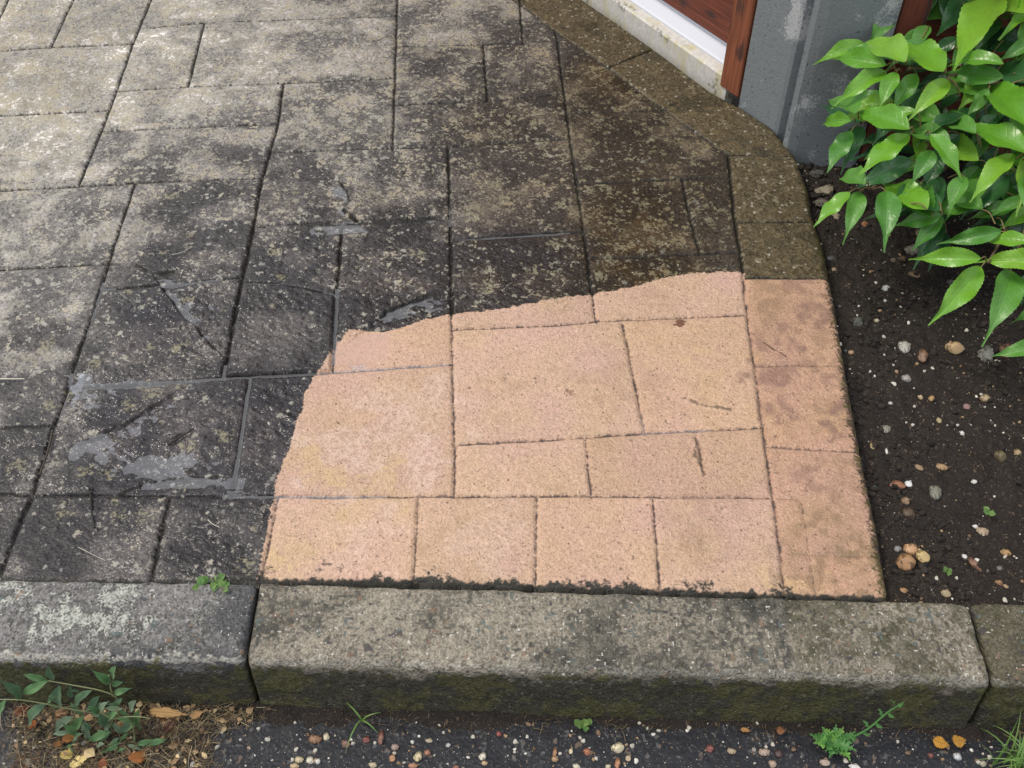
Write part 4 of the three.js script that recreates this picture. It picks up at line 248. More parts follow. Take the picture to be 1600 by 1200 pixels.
    // dirt packed in the joints
    const jn = isClean > 0.5 ? 0.72 : 1.2, jd = 1 - ss(0.0009 * jw * jn, 0.0028 * jw * jn, dj + (g3 - 0.5) * 0.0022 + (g2 - 0.5) * 0.0012);
    if (jd > 0) { const dc = isClean > 0.5 ? [0.085, 0.062, 0.055] : [0.009, 0.008, 0.006]; const f = jd * (isClean > 0.5 ? clamp(0.45 + 0.9 * g4) * clamp(jw * 1.1) : 0.9); c = c.map((v, q) => lerp(v, dc[q] * (0.6 + 0.7 * g1), f)); }
    // black lines along the broken ledges
    const ld = (1 - ss(0.0008, 0.0034, LF.f[k] + (g3 - 0.5) * 0.0035 + (g4 - 0.5) * 0.003)) * (1 - isClean * 0.3);
    if (ld > 0) c = c.map((v, q) => lerp(v, [0.014, 0.012, 0.009][q] * (0.6 + 0.7 * g1), ld * 0.9));
    // black growth and moss along the kerb joint, moss along the soil side
    let nb = 1 - ss(0.2, 0.75, NF.f[k] / (0.005 + 0.030 * ss(0.48, 0.8, fbm(x / 0.035, z / 0.035, 66)) * (x < -0.1 ? 1 : 0.6)) + (g3 - 0.5) * 0.7 + (g2 - 0.5) * 0.5);
    if (!paved[k]) nb = 1; nb = Math.max(nb, 1 - ss(0.0015, 0.004, NF.f[k] + (g3 - 0.5) * 0.003)); if (nb > 0) c = c.map((v, q) => lerp(v, [0.032, 0.030, 0.024][q] * (0.5 + g1), nb));
    const rb = 1 - ss(0.25, 0.8, RF.f[k] / (0.008 + 0.018 * g5) + (g3 - 0.5) * 0.7 + (g2 - 0.5) * 0.6);
    if (rb > 0) c = c.map((v, q) => lerp(v, (g4 > 0.5 ? [0.062, 0.058, 0.018] : [0.034, 0.030, 0.018])[q] * (0.5 + g1), rb * 0.92));
    pav.col[o] = toByte(c[0]); pav.col[o + 1] = toByte(c[1]); pav.col[o + 2] = toByte(c[2]);
    pav.rgh[o] = pav.rgh[o + 1] = pav.rgh[o + 2] = Math.round(255 * clamp(rough));
    pav.bmp[o] = pav.bmp[o + 1] = pav.bmp[o + 2] = Math.round(255 * clamp(bump));
  }
}
console.log('paving surface', performance.now() | 0);
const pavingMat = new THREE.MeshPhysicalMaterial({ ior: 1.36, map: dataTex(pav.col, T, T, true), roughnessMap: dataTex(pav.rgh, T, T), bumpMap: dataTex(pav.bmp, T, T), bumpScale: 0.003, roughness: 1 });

// ---------------------------------------------------------------- paving: relief
const rs = rng(21), tilt = Array.from({ length: nSlabs }, () => [(rs() - 0.5) * 0.004, (rs() - 0.5) * 0.004, (rs() - 0.5) * 0.0011]);
for (const [x, z, v] of site.lift) tilt[slabOf[rz(z) * NX + Math.round((x - X0) / (X1 - X0) * (NX - 1))]][2] = v;
const cen = Array.from({ length: nSlabs }, () => [0, 0, 0]);
for (let j = 0; j < NZ; j += 4) for (let i = 0; i < NX; i += 4) { const c = cen[slabOf[j * NX + i]]; c[0] += xs[i]; c[1] += zs[j]; c[2]++; }
const hgt = new Float32Array(NX * NZ);
for (let j = 0; j < NZ; j++) for (let i = 0; i < NX; i++) {
  const x = xs[i], z = zs[j], k = j * NX + i, d = sample(JF.f, x, z), jw = sample(JF.w, x, z), s = slabOf[k], c = cen[s];
  const clean = ss(-0.004, 0.004, sample(CF.f, x, z)), wet = slow(2, x, z);
  let y = (tilt[s][2] + tilt[s][0] * clamp(x - c[0] / c[2], -0.2, 0.2) + tilt[s][1] * clamp(z - c[1] / c[2], -0.2, 0.2)) * ss(0.001, 0.006, d);
  const rough = lerp(lerp(0.0014, 0.0052, ss(0.3, 0.9, wet)), 0.0008, clean) * (0.3 + 0.7 * ss(0.002, 0.022, d));
  y += (fbm(x / 0.07, z / 0.07, 31) - 0.5) * 2 * rough;
  const u = (x * 0.82 + z * 0.57), w = (x * -0.57 + z * 0.82); // cleft grain pressed slantwise into the face
  y += (Math.abs(vn(u / 0.05, w / 0.011, 41) - 0.5) * 2 - 0.5) * rough * (0.25 + 0.4 * vn(x / 0.09, z / 0.09, 58)) + (vn(x / 0.009, z / 0.009, 45) - 0.5) * rough * 0.6 + (vn(x / 0.0045, z / 0.0045, 47) - 0.5) * rough * 0.35;
  y -= jw * (lerp(0.0060, 0.0042, clean) * Math.exp(-((d / (0.0023 * Math.min(1.1, jw))) ** 2)) + 0.0007 * Math.exp(-((d / 0.007) ** 2)));
  for (const [px, pz, rx, rzz, a, dep] of site.dents) { const ex = (x - px) / rx, ez = (z - pz) / rzz; if (ex * ex + ez * ez < 6) { const q = ex * Math.cos(a) + ez * Math.sin(a), p = -ex * Math.sin(a) + ez * Math.cos(a); y -= dep * Math.exp(-((q * q + p * p) ** 1.5) * 0.8); } }
  for (const L of site.ledges) {
    let best = 1, side = 1, along = 0; const n = L.length;
    for (let q = 2; q + 3 < n; q += 2) { const dd = segDist(x, z, L[q], L[q + 1], L[q + 2], L[q + 3]); if (dd < best) { best = dd; side = Math.sign((L[q + 2] - L[q]) * (z - L[q + 1]) - (L[q + 3] - L[q + 1]) * (x - L[q])) || 1; const ddx = L[q + 2] - L[q], ddz = L[q + 3] - L[q + 1]; along = ((x - L[q]) * ddx + (z - L[q + 1]) * ddz) / (ddx * ddx + ddz * ddz); } }
    if (best < 0.07) { const e = Math.min(Math.hypot(x - L[2], z - L[3]), Math.hypot(x - L[n - 2], z - L[n - 1])); const sd = side * best + (vn(x / 0.012, z / 0.012, 51) - 0.5) * 0.006; y += L[0] * (ss(-0.0025, 0.0025, sd) - 0.5) * Math.exp(-Math.abs(sd) / L[1]) * ss(0, 0.025, e + 0.006) * (best < L[1] * 2 ? 1 : 0.6); }
  }
  const rd = sample(RF.f, x, z), nd = sample(NF.f, x, z);
  if (rd < 0.014) y -= 0.010 * (1 - Math.sqrt(Math.max(0, 1 - (1 - rd / 0.014) ** 2)));
  if (nd < 0.010) y -= 0.008 * (1 - Math.sqrt(Math.max(0, 1 - (1 - nd / 0.010) ** 2))) * (0.6 + 0.8 * vn(x / 0.02, 3, 4));
  hgt[k] = y;
}
console.log('relief', performance.now() | 0, 'slabs', nSlabs);
const drive = setting('driveway_pavement');
{
  const inside = new Uint8Array(NX * NZ), px = new Float32Array(NX * NZ), pz = new Float32Array(NX * NZ), py = new Float32Array(NX * NZ), nrm = new Float32Array(NX * NZ * 3), rim = new Map();
  for (let j = 0; j < NZ; j++) for (let i = 0; i < NX; i++) { const k = j * NX + i; inside[k] = inPoly(xs[i], zs[j], outline) ? 1 : 0; px[k] = xs[i]; pz[k] = zs[j]; py[k] = hgt[k]; }
  for (let j = 0; j < NZ; j++) for (let i = 0; i < NX; i++) {
    const k = j * NX + i, l = i ? k - 1 : k, r = i < NX - 1 ? k + 1 : k, a = j ? k - NX : k, b = j < NZ - 1 ? k + NX : k;
    const gx = (hgt[r] - hgt[l]) / (px[r] - px[l] || 1), gz = (hgt[b] - hgt[a]) / (zs[Math.min(j + 1, NZ - 1)] - zs[Math.max(j - 1, 0)] || 1), n = Math.hypot(gx, 1, gz);
    nrm[k * 3] = -gx / n; nrm[k * 3 + 1] = 1 / n; nrm[k * 3 + 2] = -gz / n;
  }
  for (let j = 0; j < NZ; j++) for (let i = 0; i < NX; i++) { // outer rim: drop straight down at the edge
    const k = j * NX + i; if (inside[k]) continue;
    let near = false; for (let b = -1; b <= 1 && !near; b++) for (let a = -1; a <= 1; a++) { const q = k + b * NX + a; if (q >= 0 && q < NX * NZ && inside[q]) { near = true; break; } }
    if (!near) continue;
    let bd = 1, bx = xs[i], bz = zs[j];
    for (let q = 0; q + 3 < outline.length; q += 2) { const dx = outline[q + 2] - outline[q], dz = outline[q + 3] - outline[q + 1], t = clamp(((xs[i] - outline[q]) * dx + (zs[j] - outline[q + 1]) * dz) / (dx * dx + dz * dz)), x = outline[q] + t * dx, z = outline[q + 1] + t * dz, d = Math.hypot(x - xs[i], z - zs[j]); if (d < bd) { bd = d; bx = x; bz = z; } }
    const ox = xs[i] - bx, oz = zs[j] - bz, ol = Math.hypot(ox, oz) || 1;
    px[k] = bx + ox / ol * 0.0004; pz[k] = bz + oz / ol * 0.0004; py[k] = -0.075; rim.set(k, [ox / ol * 0.024, oz / ol * 0.024]); nrm[k * 3] = ox / ol * 0.8; nrm[k * 3 + 1] = 0.6; nrm[k * 3 + 2] = oz / ol * 0.8;
  }
  const cells = Array.from({ length: nSlabs }, () => []);
  for (let j = 0; j < NZ - 1; j++) for (let i = 0; i < NX - 1; i++) { const k = j * NX + i; if (inside[k] || inside[k + 1] || inside[k + NX] || inside[k + NX + 1]) { let s = k; if (!inside[k]) s = inside[k + 1] ? k + 1 : inside[k + NX] ? k + NX : k + NX + 1; cells[slabOf[s]].push(k); } }
  const remap = new Int32Array(NX * NZ).fill(-1);
  for (let s = 0; s < nSlabs; s++) {
    if (cells[s].length < 40) continue;
    const ids = [], index = [];
    const id = (k) => { if (remap[k] < 0) { remap[k] = ids.length; ids.push(k); } return remap[k]; };
    for (const k of cells[s]) { const a = id(k), b = id(k + 1), c = id(k + NX), d = id(k + NX + 1); index.push(a, b, c, b, d, c); }
    const P = new Float32Array(ids.length * 3), N = new Float32Array(ids.length * 3), U = new Float32Array(ids.length * 2);
    ids.forEach((k, q) => { P.set([px[k], py[k], pz[k]], q * 3); N.set([nrm[k * 3], nrm[k * 3 + 1], nrm[k * 3 + 2]], q * 3); const [ru, rv] = rim.get(k) ?? [0, 0]; U.set([(px[k] + ru - X0) / (X1 - X0), (pz[k] + rv - Z0) / (Z1 - Z0)], q * 2); remap[k] = -1; });
    const g = new THREE.BufferGeometry(); g.setAttribute('position', new THREE.BufferAttribute(P, 3)); g.setAttribute('normal', new THREE.BufferAttribute(N, 3)); g.setAttribute('uv', new THREE.BufferAttribute(U, 2)); g.setIndex(index);
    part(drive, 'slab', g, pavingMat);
  }
}
// the drive goes on outside the picture: plain slabs with the same coat
{
  const r = rng(8), put = (x0, x1, z0, z1) => {
    const g = new THREE.BoxGeometry(x1 - x0 - 0.006, 0.06, z1 - z0 - 0.006); g.translate((x0 + x1) / 2, -0.03 - 0.0008 * r(), (z0 + z1) / 2);
    const p = g.attributes.position, u = g.attributes.uv, ox = r() * 0.3; for (let i = 0; i < p.count; i++) u.setXY(i, 0.28 + 0.36 * clamp((p.getX(i) - x0) / 1.0 + ox), 0.10 + 0.24 * clamp((p.getZ(i) - z0) / 0.5));
    part(drive, 'slab', g, pavingMat);
  };
  for (let z = -2.42; z > -5;) { const d = 0.2 + 0.12 * r(), lim = 0.066 - (-2.42 - z + d) * 0.641; for (let x = -2.8; x < lim - 0.05;) { let w = 0.3 + 0.2 * r(); if (x + w > lim - 0.12) w = lim - x; put(x, x + w, z - d, z); x += w; } z -= d; }
  for (let z = -0.745; z > -2.4;) { const d = Math.min(0.2 + 0.14 * r(), z + 2.42); for (let x = -1.352; x > -2.8;) { const w = 0.3 + 0.2 * r(); put(x - w, x, z - d, z); x -= w; } z -= d; }
}

// ---------------------------------------------------------------- milky wash water standing in joints and hollows
const waterMat = new THREE.MeshPhysicalMaterial({ color: lin(0.92, 0.94, 0.98), roughness: 0.03, transmission: 0.92, ior: 1.33, thickness: 0 });
const siltMat = new THREE.MeshPhysicalMaterial({ color: lin(0.95, 0.86, 0.81), roughness: 0.04, transmission: 0.84, ior: 1.33, thickness: 0 }); // clouded with washed-out sand
const water = setting('puddle_water');
for (const w of site.water) {
  const level = w[0], poly = w.slice(2), P = [], I = [], map = new Map();
  const id = (i, j) => { const k = j * NX + i; if (!map.has(k)) { map.set(k, P.length / 3); P.push(xs[i], level, zs[j]); } return map.get(k); };
  for (let j = 0; j < NZ - 1; j++) for (let i = 0; i < NX - 1; i++) {
    const k = j * NX + i; if (!inPoly(xs[i], zs[j], poly)) continue;
    if (Math.min(hgt[k], hgt[k + 1], hgt[k + NX], hgt[k + NX + 1]) > level) continue;
    const a = id(i, j), b = id(i + 1, j), c = id(i, j + 1), d = id(i + 1, j + 1); I.push(a, b, c, b, d, c);
  }
  if (!I.length) continue;
  const g = new THREE.BufferGeometry(); g.setAttribute('position', new THREE.Float32BufferAttribute(P, 3)); g.setIndex(I); g.computeVertexNormals();
  part(water, 'puddle', g, w[1] ? siltMat : waterMat);
}
console.log('paving built', performance.now() | 0);

// ---------------------------------------------------------------- ground, road and soil
setting('ground', new THREE.PlaneGeometry(120, 120).rotateX(-Math.PI / 2).translate(0, -0.2, 0), std(lin(0.09, 0.085, 0.075), 0.95));
const ROAD = -0.115;
const roadH = (x, z) => ROAD + (vn(x / 0.006, z / 0.006, 61) - 0.5) * 0.0012 + (fbm(x / 0.05, z / 0.05, 63) - 0.5) * 0.004;
function sheet(x0, x1, z0, z1, nx, nz, h, uvScale) {
  const P = [], U = [], I = [];
  for (let j = 0; j <= nz; j++) for (let i = 0; i <= nx; i++) { const x = lerp(x0, x1, i / nx), z = lerp(z0, z1, j / nz); P.push(x, h(x, z), z); U.push(x / uvScale, z / uvScale); }
  for (let j = 0; j < nz; j++) for (let i = 0; i < nx; i++) { const a = j * (nx + 1) + i; I.push(a, a + nx + 1, a + 1, a + 1, a + nx + 1, a + nx + 2); }
  const g = new THREE.BufferGeometry(); g.setAttribute('position', new THREE.Float32BufferAttribute(P, 3)); g.setAttribute('uv', new THREE.Float32BufferAttribute(U, 2)); g.setIndex(I); g.computeVertexNormals(); return g;
}
function grit(n, f) { const c = new Uint8Array(n * n * 4), b = new Uint8Array(n * n * 4), ro = new Uint8Array(n * n * 4); for (let j = 0; j < n; j++) for (let i = 0; i < n; i++) { const o = (j * n + i) * 4, v = f(i, j, RT[(i * 131 + j * 7919 + ((i * j) >> 4)) & 65535]); for (let q = 0; q < 3; q++) { c[o + q] = toByte(v[q]); b[o + q] = 255 * clamp(v[3]); ro[o + q] = 255 * clamp(v[4]); } c[o + 3] = b[o + 3] = ro[o + 3] = 255; } return { map: dataTex(c, n, n, true, true), bumpMap: dataTex(b, n, n, false, true), roughnessMap: dataTex(ro, n, n, false, true) }; }
const roadMat = new THREE.MeshPhysicalMaterial({ ior: 1.36, ...grit(1024, (i, j, g) => { // 0.8 m square
  const a = vn(i / 4, j / 4, 1), b = vn(i / 9, j / 9, 2), s = ss(0.72, 0.8, 0.6 * b + 0.4 * a), k = 0.5 + 0.6 * g + 0.4 * a; let c = [0.0165 * k, 0.0175 * k, 0.0215 * k];
  if (s > 0) { const t = vn(i / 11, j / 11, 7); c = c.map((v, q) => lerp(v, (t > 0.7 ? [0.17, 0.12, 0.09] : [0.11, 0.11, 0.11])[q] * (0.7 + 0.5 * g), s * 0.7)); }
  if (g > 0.992) c = [0.32, 0.3, 0.27]; return [...c, 0.5 * a + 0.4 * b + 0.1 * g, 0.42 + 0.25 * b]; }), bumpScale: 0.0011, roughness: 1 });
setting('asphalt_road', sheet(-0.85, 0.85, -0.66, -0.40, 380, 66, roadH, 0.8), roadMat);
setting('asphalt_road_beyond', mergeGeometries([sheet(-6, 6, -0.40, 5, 24, 12, () => ROAD, 0.8), sheet(-6, -0.85, -0.66, -0.40, 12, 2, () => ROAD, 0.8), sheet(0.85, 6, -0.66, -0.40, 12, 2, () => ROAD, 0.8)]), roadMat);
const soilH = (x, z) => -0.032 + (fbm(x / 0.09, z / 0.09, 71) - 0.5) * 0.016 + (fbm(x / 0.02, z / 0.02, 74, 2) - 0.5) * 0.011 + Math.max(0, vn(x / 0.008, z / 0.008, 76) - 0.55) * 0.010 + 0.010 * ss(-0.8, -0.72, z);
const soilMat = new THREE.MeshPhysicalMaterial({ ior: 1.33, ...grit(1024, (i, j, g) => { // 0.6 m square
  const a = vn(i / 3, j / 3, 3), b = vn(i / 8, j / 8, 5), d = fbm(i / 60, j / 60, 8), k = 0.35 + 0.5 * a + 0.35 * g + 0.5 * d; let c = [0.020 * k, 0.0155 * k, 0.0125 * k];
  if (b > 0.8 && a > 0.6) c = [0.075 * k, 0.055 * k, 0.04 * k]; if (g > 0.994) c = [0.28, 0.26, 0.22]; return [...c, 0.45 * a + 0.45 * b + 0.1 * g, 0.72 + 0.2 * b]; }), bumpScale: 0.003, roughness: 1 });
setting('soil_ground', sheet(0.30, 1.15, -1.86, -0.66, 240, 330, soilH, 0.6), soilMat);
setting('soil_ground_beyond', mergeGeometries([sheet(1.15, 4, -1.86, -0.66, 30, 12, () => -0.032, 0.6), sheet(-1.2, 0.8, -4.5, -1.86, 20, 30, () => -0.055, 0.6)]), soilMat);

// ---------------------------------------------------------------- kerb stones
const kerbBack = (x) => -0.7402 + (x < -0.333 ? 0.014 : 0.0326) * (x + 0.333);
{
  const K = 2048, KH = 320, len = 1.6, c = new Uint8Array(K * KH * 4), b = new Uint8Array(K * KH * 4), ro = new Uint8Array(K * KH * 4);
  for (let j = 0; j < KH; j++) for (let i = 0; i < K; i++) {
    const x = -0.8 + len * (i + 0.5) / K, s = 0.26 * (j + 0.5) / KH, o = (j * K + i) * 4, g = RT[(i * 131 + j * 7919 + ((i * j) >> 4)) & 65535];
    const a = vn(x / 0.0018, s / 0.0018, 2), d = vn(x / 0.0045, s / 0.0045, 4), e = vn(x / 0.011, s / 0.011, 6), f = fbm(x / 0.05, s / 0.05, 8), h = fbm(x / 0.16, s / 0.16, 10);
    const left = x < -0.3305, right = x > 0.5865, k = 0.34 + 0.85 * a + 0.4 * g + 0.7 * (d - 0.5);
    let q = left ? [0.18 * k, 0.174 * k, 0.17 * k] : right ? [0.12 * k, 0.105 * k, 0.072 * k] : [0.235 * k, 0.210 * k, 0.166 * k];
    // dark algae patches, spread more towards the soil end
    const al = ss(0.46, 0.58, 0.42 * f + 0.25 * h + 0.33 * d + (left ? 0.02 : lerp(-0.04, 0.09, ss(-0.2, 0.6, x))));
    q = q.map((v, n) => lerp(v, (x > 0.35 ? [0.050, 0.047, 0.026] : [0.040, 0.040, 0.034])[n] * k, al * (0.5 + 0.5 * e)));
    if (left) { const wl = ss(0.56, 0.68, 0.6 * f + 0.25 * e + 0.15 * a) * (x < -0.45 ? 0.8 : 0.3); q = q.map((v, n) => lerp(v, [0.36, 0.37, 0.33][n] * k, wl)); const dk = ss(0.5, 0.6, h * 0.6 + f * 0.4) * (x > -0.5 ? 0.75 : 0.3); q = q.map((v, n) => lerp(v, [0.055, 0.056, 0.062][n] * k, dk)); }
    const big = vn(x / 0.007, s / 0.007, 15), bt = vn(x / 0.02, s / 0.02, 19); if (big > 0.85) { const m = ss(0.85, 0.89, big); q = q.map((v, n) => lerp(v, (bt > 0.62 ? [0.09, 0.115, 0.112] : bt > 0.33 ? [0.05, 0.047, 0.05] : [0.19, 0.125, 0.085])[n] * (0.7 + 0.5 * g), m * 0.8)); }
    const wh = vn(x / 0.0031, s / 0.0031, 23); if (wh > 0.93) q = [0.52, 0.5, 0.46];
    // the rubbed nose shows pale aggregate; the face below carries dark green algae
    const nose = ss(0.4, 0.75, 1 - Math.abs(s - 0.110) / 0.010 + (d - 0.5) * 0.8 + (e - 0.5) * 0.8); q = q.map((v, n) => lerp(v, [0.34, 0.325, 0.29][n] * k, nose * (left ? 0.75 : 0.3)));
    const fc = ss(-0.006, 0.010, s - 0.120 + (d - 0.5) * 0.018 + (e - 0.5) * 0.02 + (f - 0.5) * 0.03);
    const gr = ss(0.4, 0.62, f * 0.6 + e * 0.4); q = q.map((v, n) => lerp(v, lerp([0.046, 0.043, 0.030][n], [0.078, 0.074, 0.030][n], gr) * (0.3 + 0.8 * a + 0.5 * (d - 0.3) + 0.4 * g), fc * 0.95));
    if (fc > 0.5 && (wh > 0.9 || g > 0.994)) q = [0.16, 0.155, 0.12];
    for (let n = 0; n < 3; n++) { c[o + n] = toByte(q[n]); b[o + n] = 255 * clamp(0.45 * a + 0.35 * d + 0.2 * g); ro[o + n] = 255 * clamp(0.66 + 0.2 * d); } c[o + 3] = b[o + 3] = ro[o + 3] = 255;
  }
  const kerbMat = new THREE.MeshPhysicalMaterial({ ior: 1.4, map: dataTex(c, K, KH, true, true), bumpMap: dataTex(b, K, KH, false, true), roughnessMap: dataTex(ro, K, KH, false, true), bumpScale: 0.0028, roughness: 1 });
  const prof = [[0.0015, -0.135], [0.001, -0.09], [0, -0.05], [0, -0.016], [0.0012, -0.008], [0.004, -0.0035], [0.008, -0.002]];
  for (let k = 1; k <= 26; k++) prof.push([lerp(0.008, 0.094, k / 26), -0.002 - 0.004 * k / 26]);
  for (let k = 1; k <= 9; k++) { const a = k / 9 * Math.PI * 0.47; prof.push([0.094 + 0.018 * Math.sin(a), -0.024 + 0.018 * Math.cos(a)]); }
  for (let k = 1; k <= 24; k++) prof.push([lerp(prof[41][0], 0.124, k / 24), lerp(prof[41][1], -0.145, k / 24)]);
  const arc = [0]; for (let k = 1; k < prof.length; k++) arc.push(arc[k - 1] + Math.hypot(prof[k][0] - prof[k - 1][0], prof[k][1] - prof[k - 1][1]));
  const a0 = arc[6] - 0.008;
  
  function stone(xa, xb, seed, label) {
    const n = Math.round((xb - xa) / 0.0027), P = [], U = [], I = [], m = prof.length;
    for (let i = 0; i <= n; i++) {
      const t = i / n, x = lerp(xa, xb, t), e = Math.min(x - xa, xb - x), chip = 0.006 + 0.006 * vn(x > (xa + xb) / 2 ? 5 : 9, 2, seed), rnd = e < chip ? 1 - Math.sqrt(Math.max(0, 1 - (1 - e / chip) ** 2)) : 0;
      for (let k = 0; k < m; k++) {
        const [pz, py] = prof[k], s = arc[k] - a0, nb = (fbm(x / 0.05, s / 0.05, seed) - 0.5) * 0.0035 + (vn(x / 0.008, s / 0.008, seed + 3) - 0.5) * 0.0016 + (vn(x / 0.018, s / 0.018, seed + 6) - 0.5) * 0.002;
        const A = prof[Math.max(0, k - 1)], B = prof[Math.min(m - 1, k + 1)], l = Math.hypot(B[0] - A[0], B[1] - A[1]) || 1, nz = -(B[1] - A[1]) / l, ny = (B[0] - A[0]) / l;
        const off = nb - rnd * 0.006, ex = (e < 1e-6 ? 0 : (vn(s / 0.02, i === 0 ? 1 : 2, seed + 9) - 0.5) * 0.004 * Math.max(0, 1 - e / 0.02));
        P.push(x + ex, py + ny * off, kerbBack(x) + pz + nz * off); U.push((x + 0.8) / len, s / 0.26);
      }
    }
    for (let i = 0; i < n; i++) for (let k = 0; k < m - 1; k++) { const a = i * m + k, b2 = a + m; I.push(a, a + 1, b2, a + 1, b2 + 1, b2); }
    for (const i of [0, n]) { const c0 = P.length / 3, b0 = i * m; P.push(P[b0 * 3] , -0.07, kerbBack(P[b0 * 3]) + 0.06); U.push(U[b0 * 2], 0.7); for (let k = 0; k < m - 1; k++) I.push(...(i ? [c0, b0 + k, b0 + k + 1] : [c0, b0 + k + 1, b0 + k])); }
    const g = new THREE.BufferGeometry(); g.setAttribute('position', new THREE.Float32BufferAttribute(P, 3)); g.setAttribute('uv', new THREE.Float32BufferAttribute(U, 2)); g.setIndex(I); g.computeVertexNormals();
    const mid = (xa + xb) / 2; g.translate(-mid, 0.13, -kerbBack(mid));
    solo('kerb_stone', g, kerbMat, label, 'kerb stone', [mid, -0.13, kerbBack(mid)], 'concrete kerb stones along the road edge');
  }
  stone(-1.25, -0.3325, 3, 'grey kerb stone with white lichen behind the straggly weed');
  stone(-0.3285, 0.5845, 33, 'whole beige-grey kerb stone below the washed paving');
  stone(0.5885, 1.5, 63, 'mossy olive-grey kerb stone behind the grass tuft');
}
console.log('kerb', performance.now() | 0);

// ---------------------------------------------------------------- fence, concrete post, gravel board
function woodMap(seed, base) {
  const n = 512, c = new Uint8Array(n * n * 4), b = new Uint8Array(n * n * 4);
  for (let j = 0; j < n; j++) for (let i = 0; i < n; i++) {
    const g = vn(i / 90, j / 2.2, seed), h = vn(i / 40 + 3 * vn(i / 120, j / 60, 4), j / 7, seed + 2), d = ss(0.66, 0.8, vn(i / 45, j / 18, seed + 5) * 0.75 + g * 0.25), k = 0.55 + 0.45 * g + 0.4 * h, o = (j * n + i) * 4;
    for (let q = 0; q < 3; q++) { c[o + q] = toByte(lerp(base[q] * k, 0.018, d * 0.75)); b[o + q] = 255 * clamp(0.6 * g + 0.4 * h); } c[o + 3] = b[o + 3] = 255;
  }
  return { map: dataTex(c, n, n, true, true), bumpMap: dataTex(b, n, n, false, true) };
}
const boardMat = new THREE.MeshStandardMaterial({ ...woodMap(3, [0.16, 0.042, 0.022]), bumpScale: 0.0015, roughness: 0.72 });
const battenMat = new THREE.MeshStandardMaterial({ ...woodMap(13, [0.24, 0.075, 0.035]), bumpScale: 0.0015, roughness: 0.7 });
function plank(l, h, t, uvl = 0.5) { // along +x from 0, standing on y = 0
  const s = new THREE.Shape(); s.moveTo(0, 0); s.lineTo(l, 0); s.lineTo(l, h); s.lineTo(0, h);
  const g = new THREE.ExtrudeGeometry(s, { depth: t - 0.004, bevelEnabled: true, bevelSize: 0.002, bevelThickness: 0.002, bevelSegments: 1 }); g.translate(0, 0, 0.002 - t / 2);
  const u = g.attributes.uv; for (let i = 0; i < u.count; i++) u.setXY(i, u.getX(i) / uvl, u.getY(i) / uvl); return g;
}
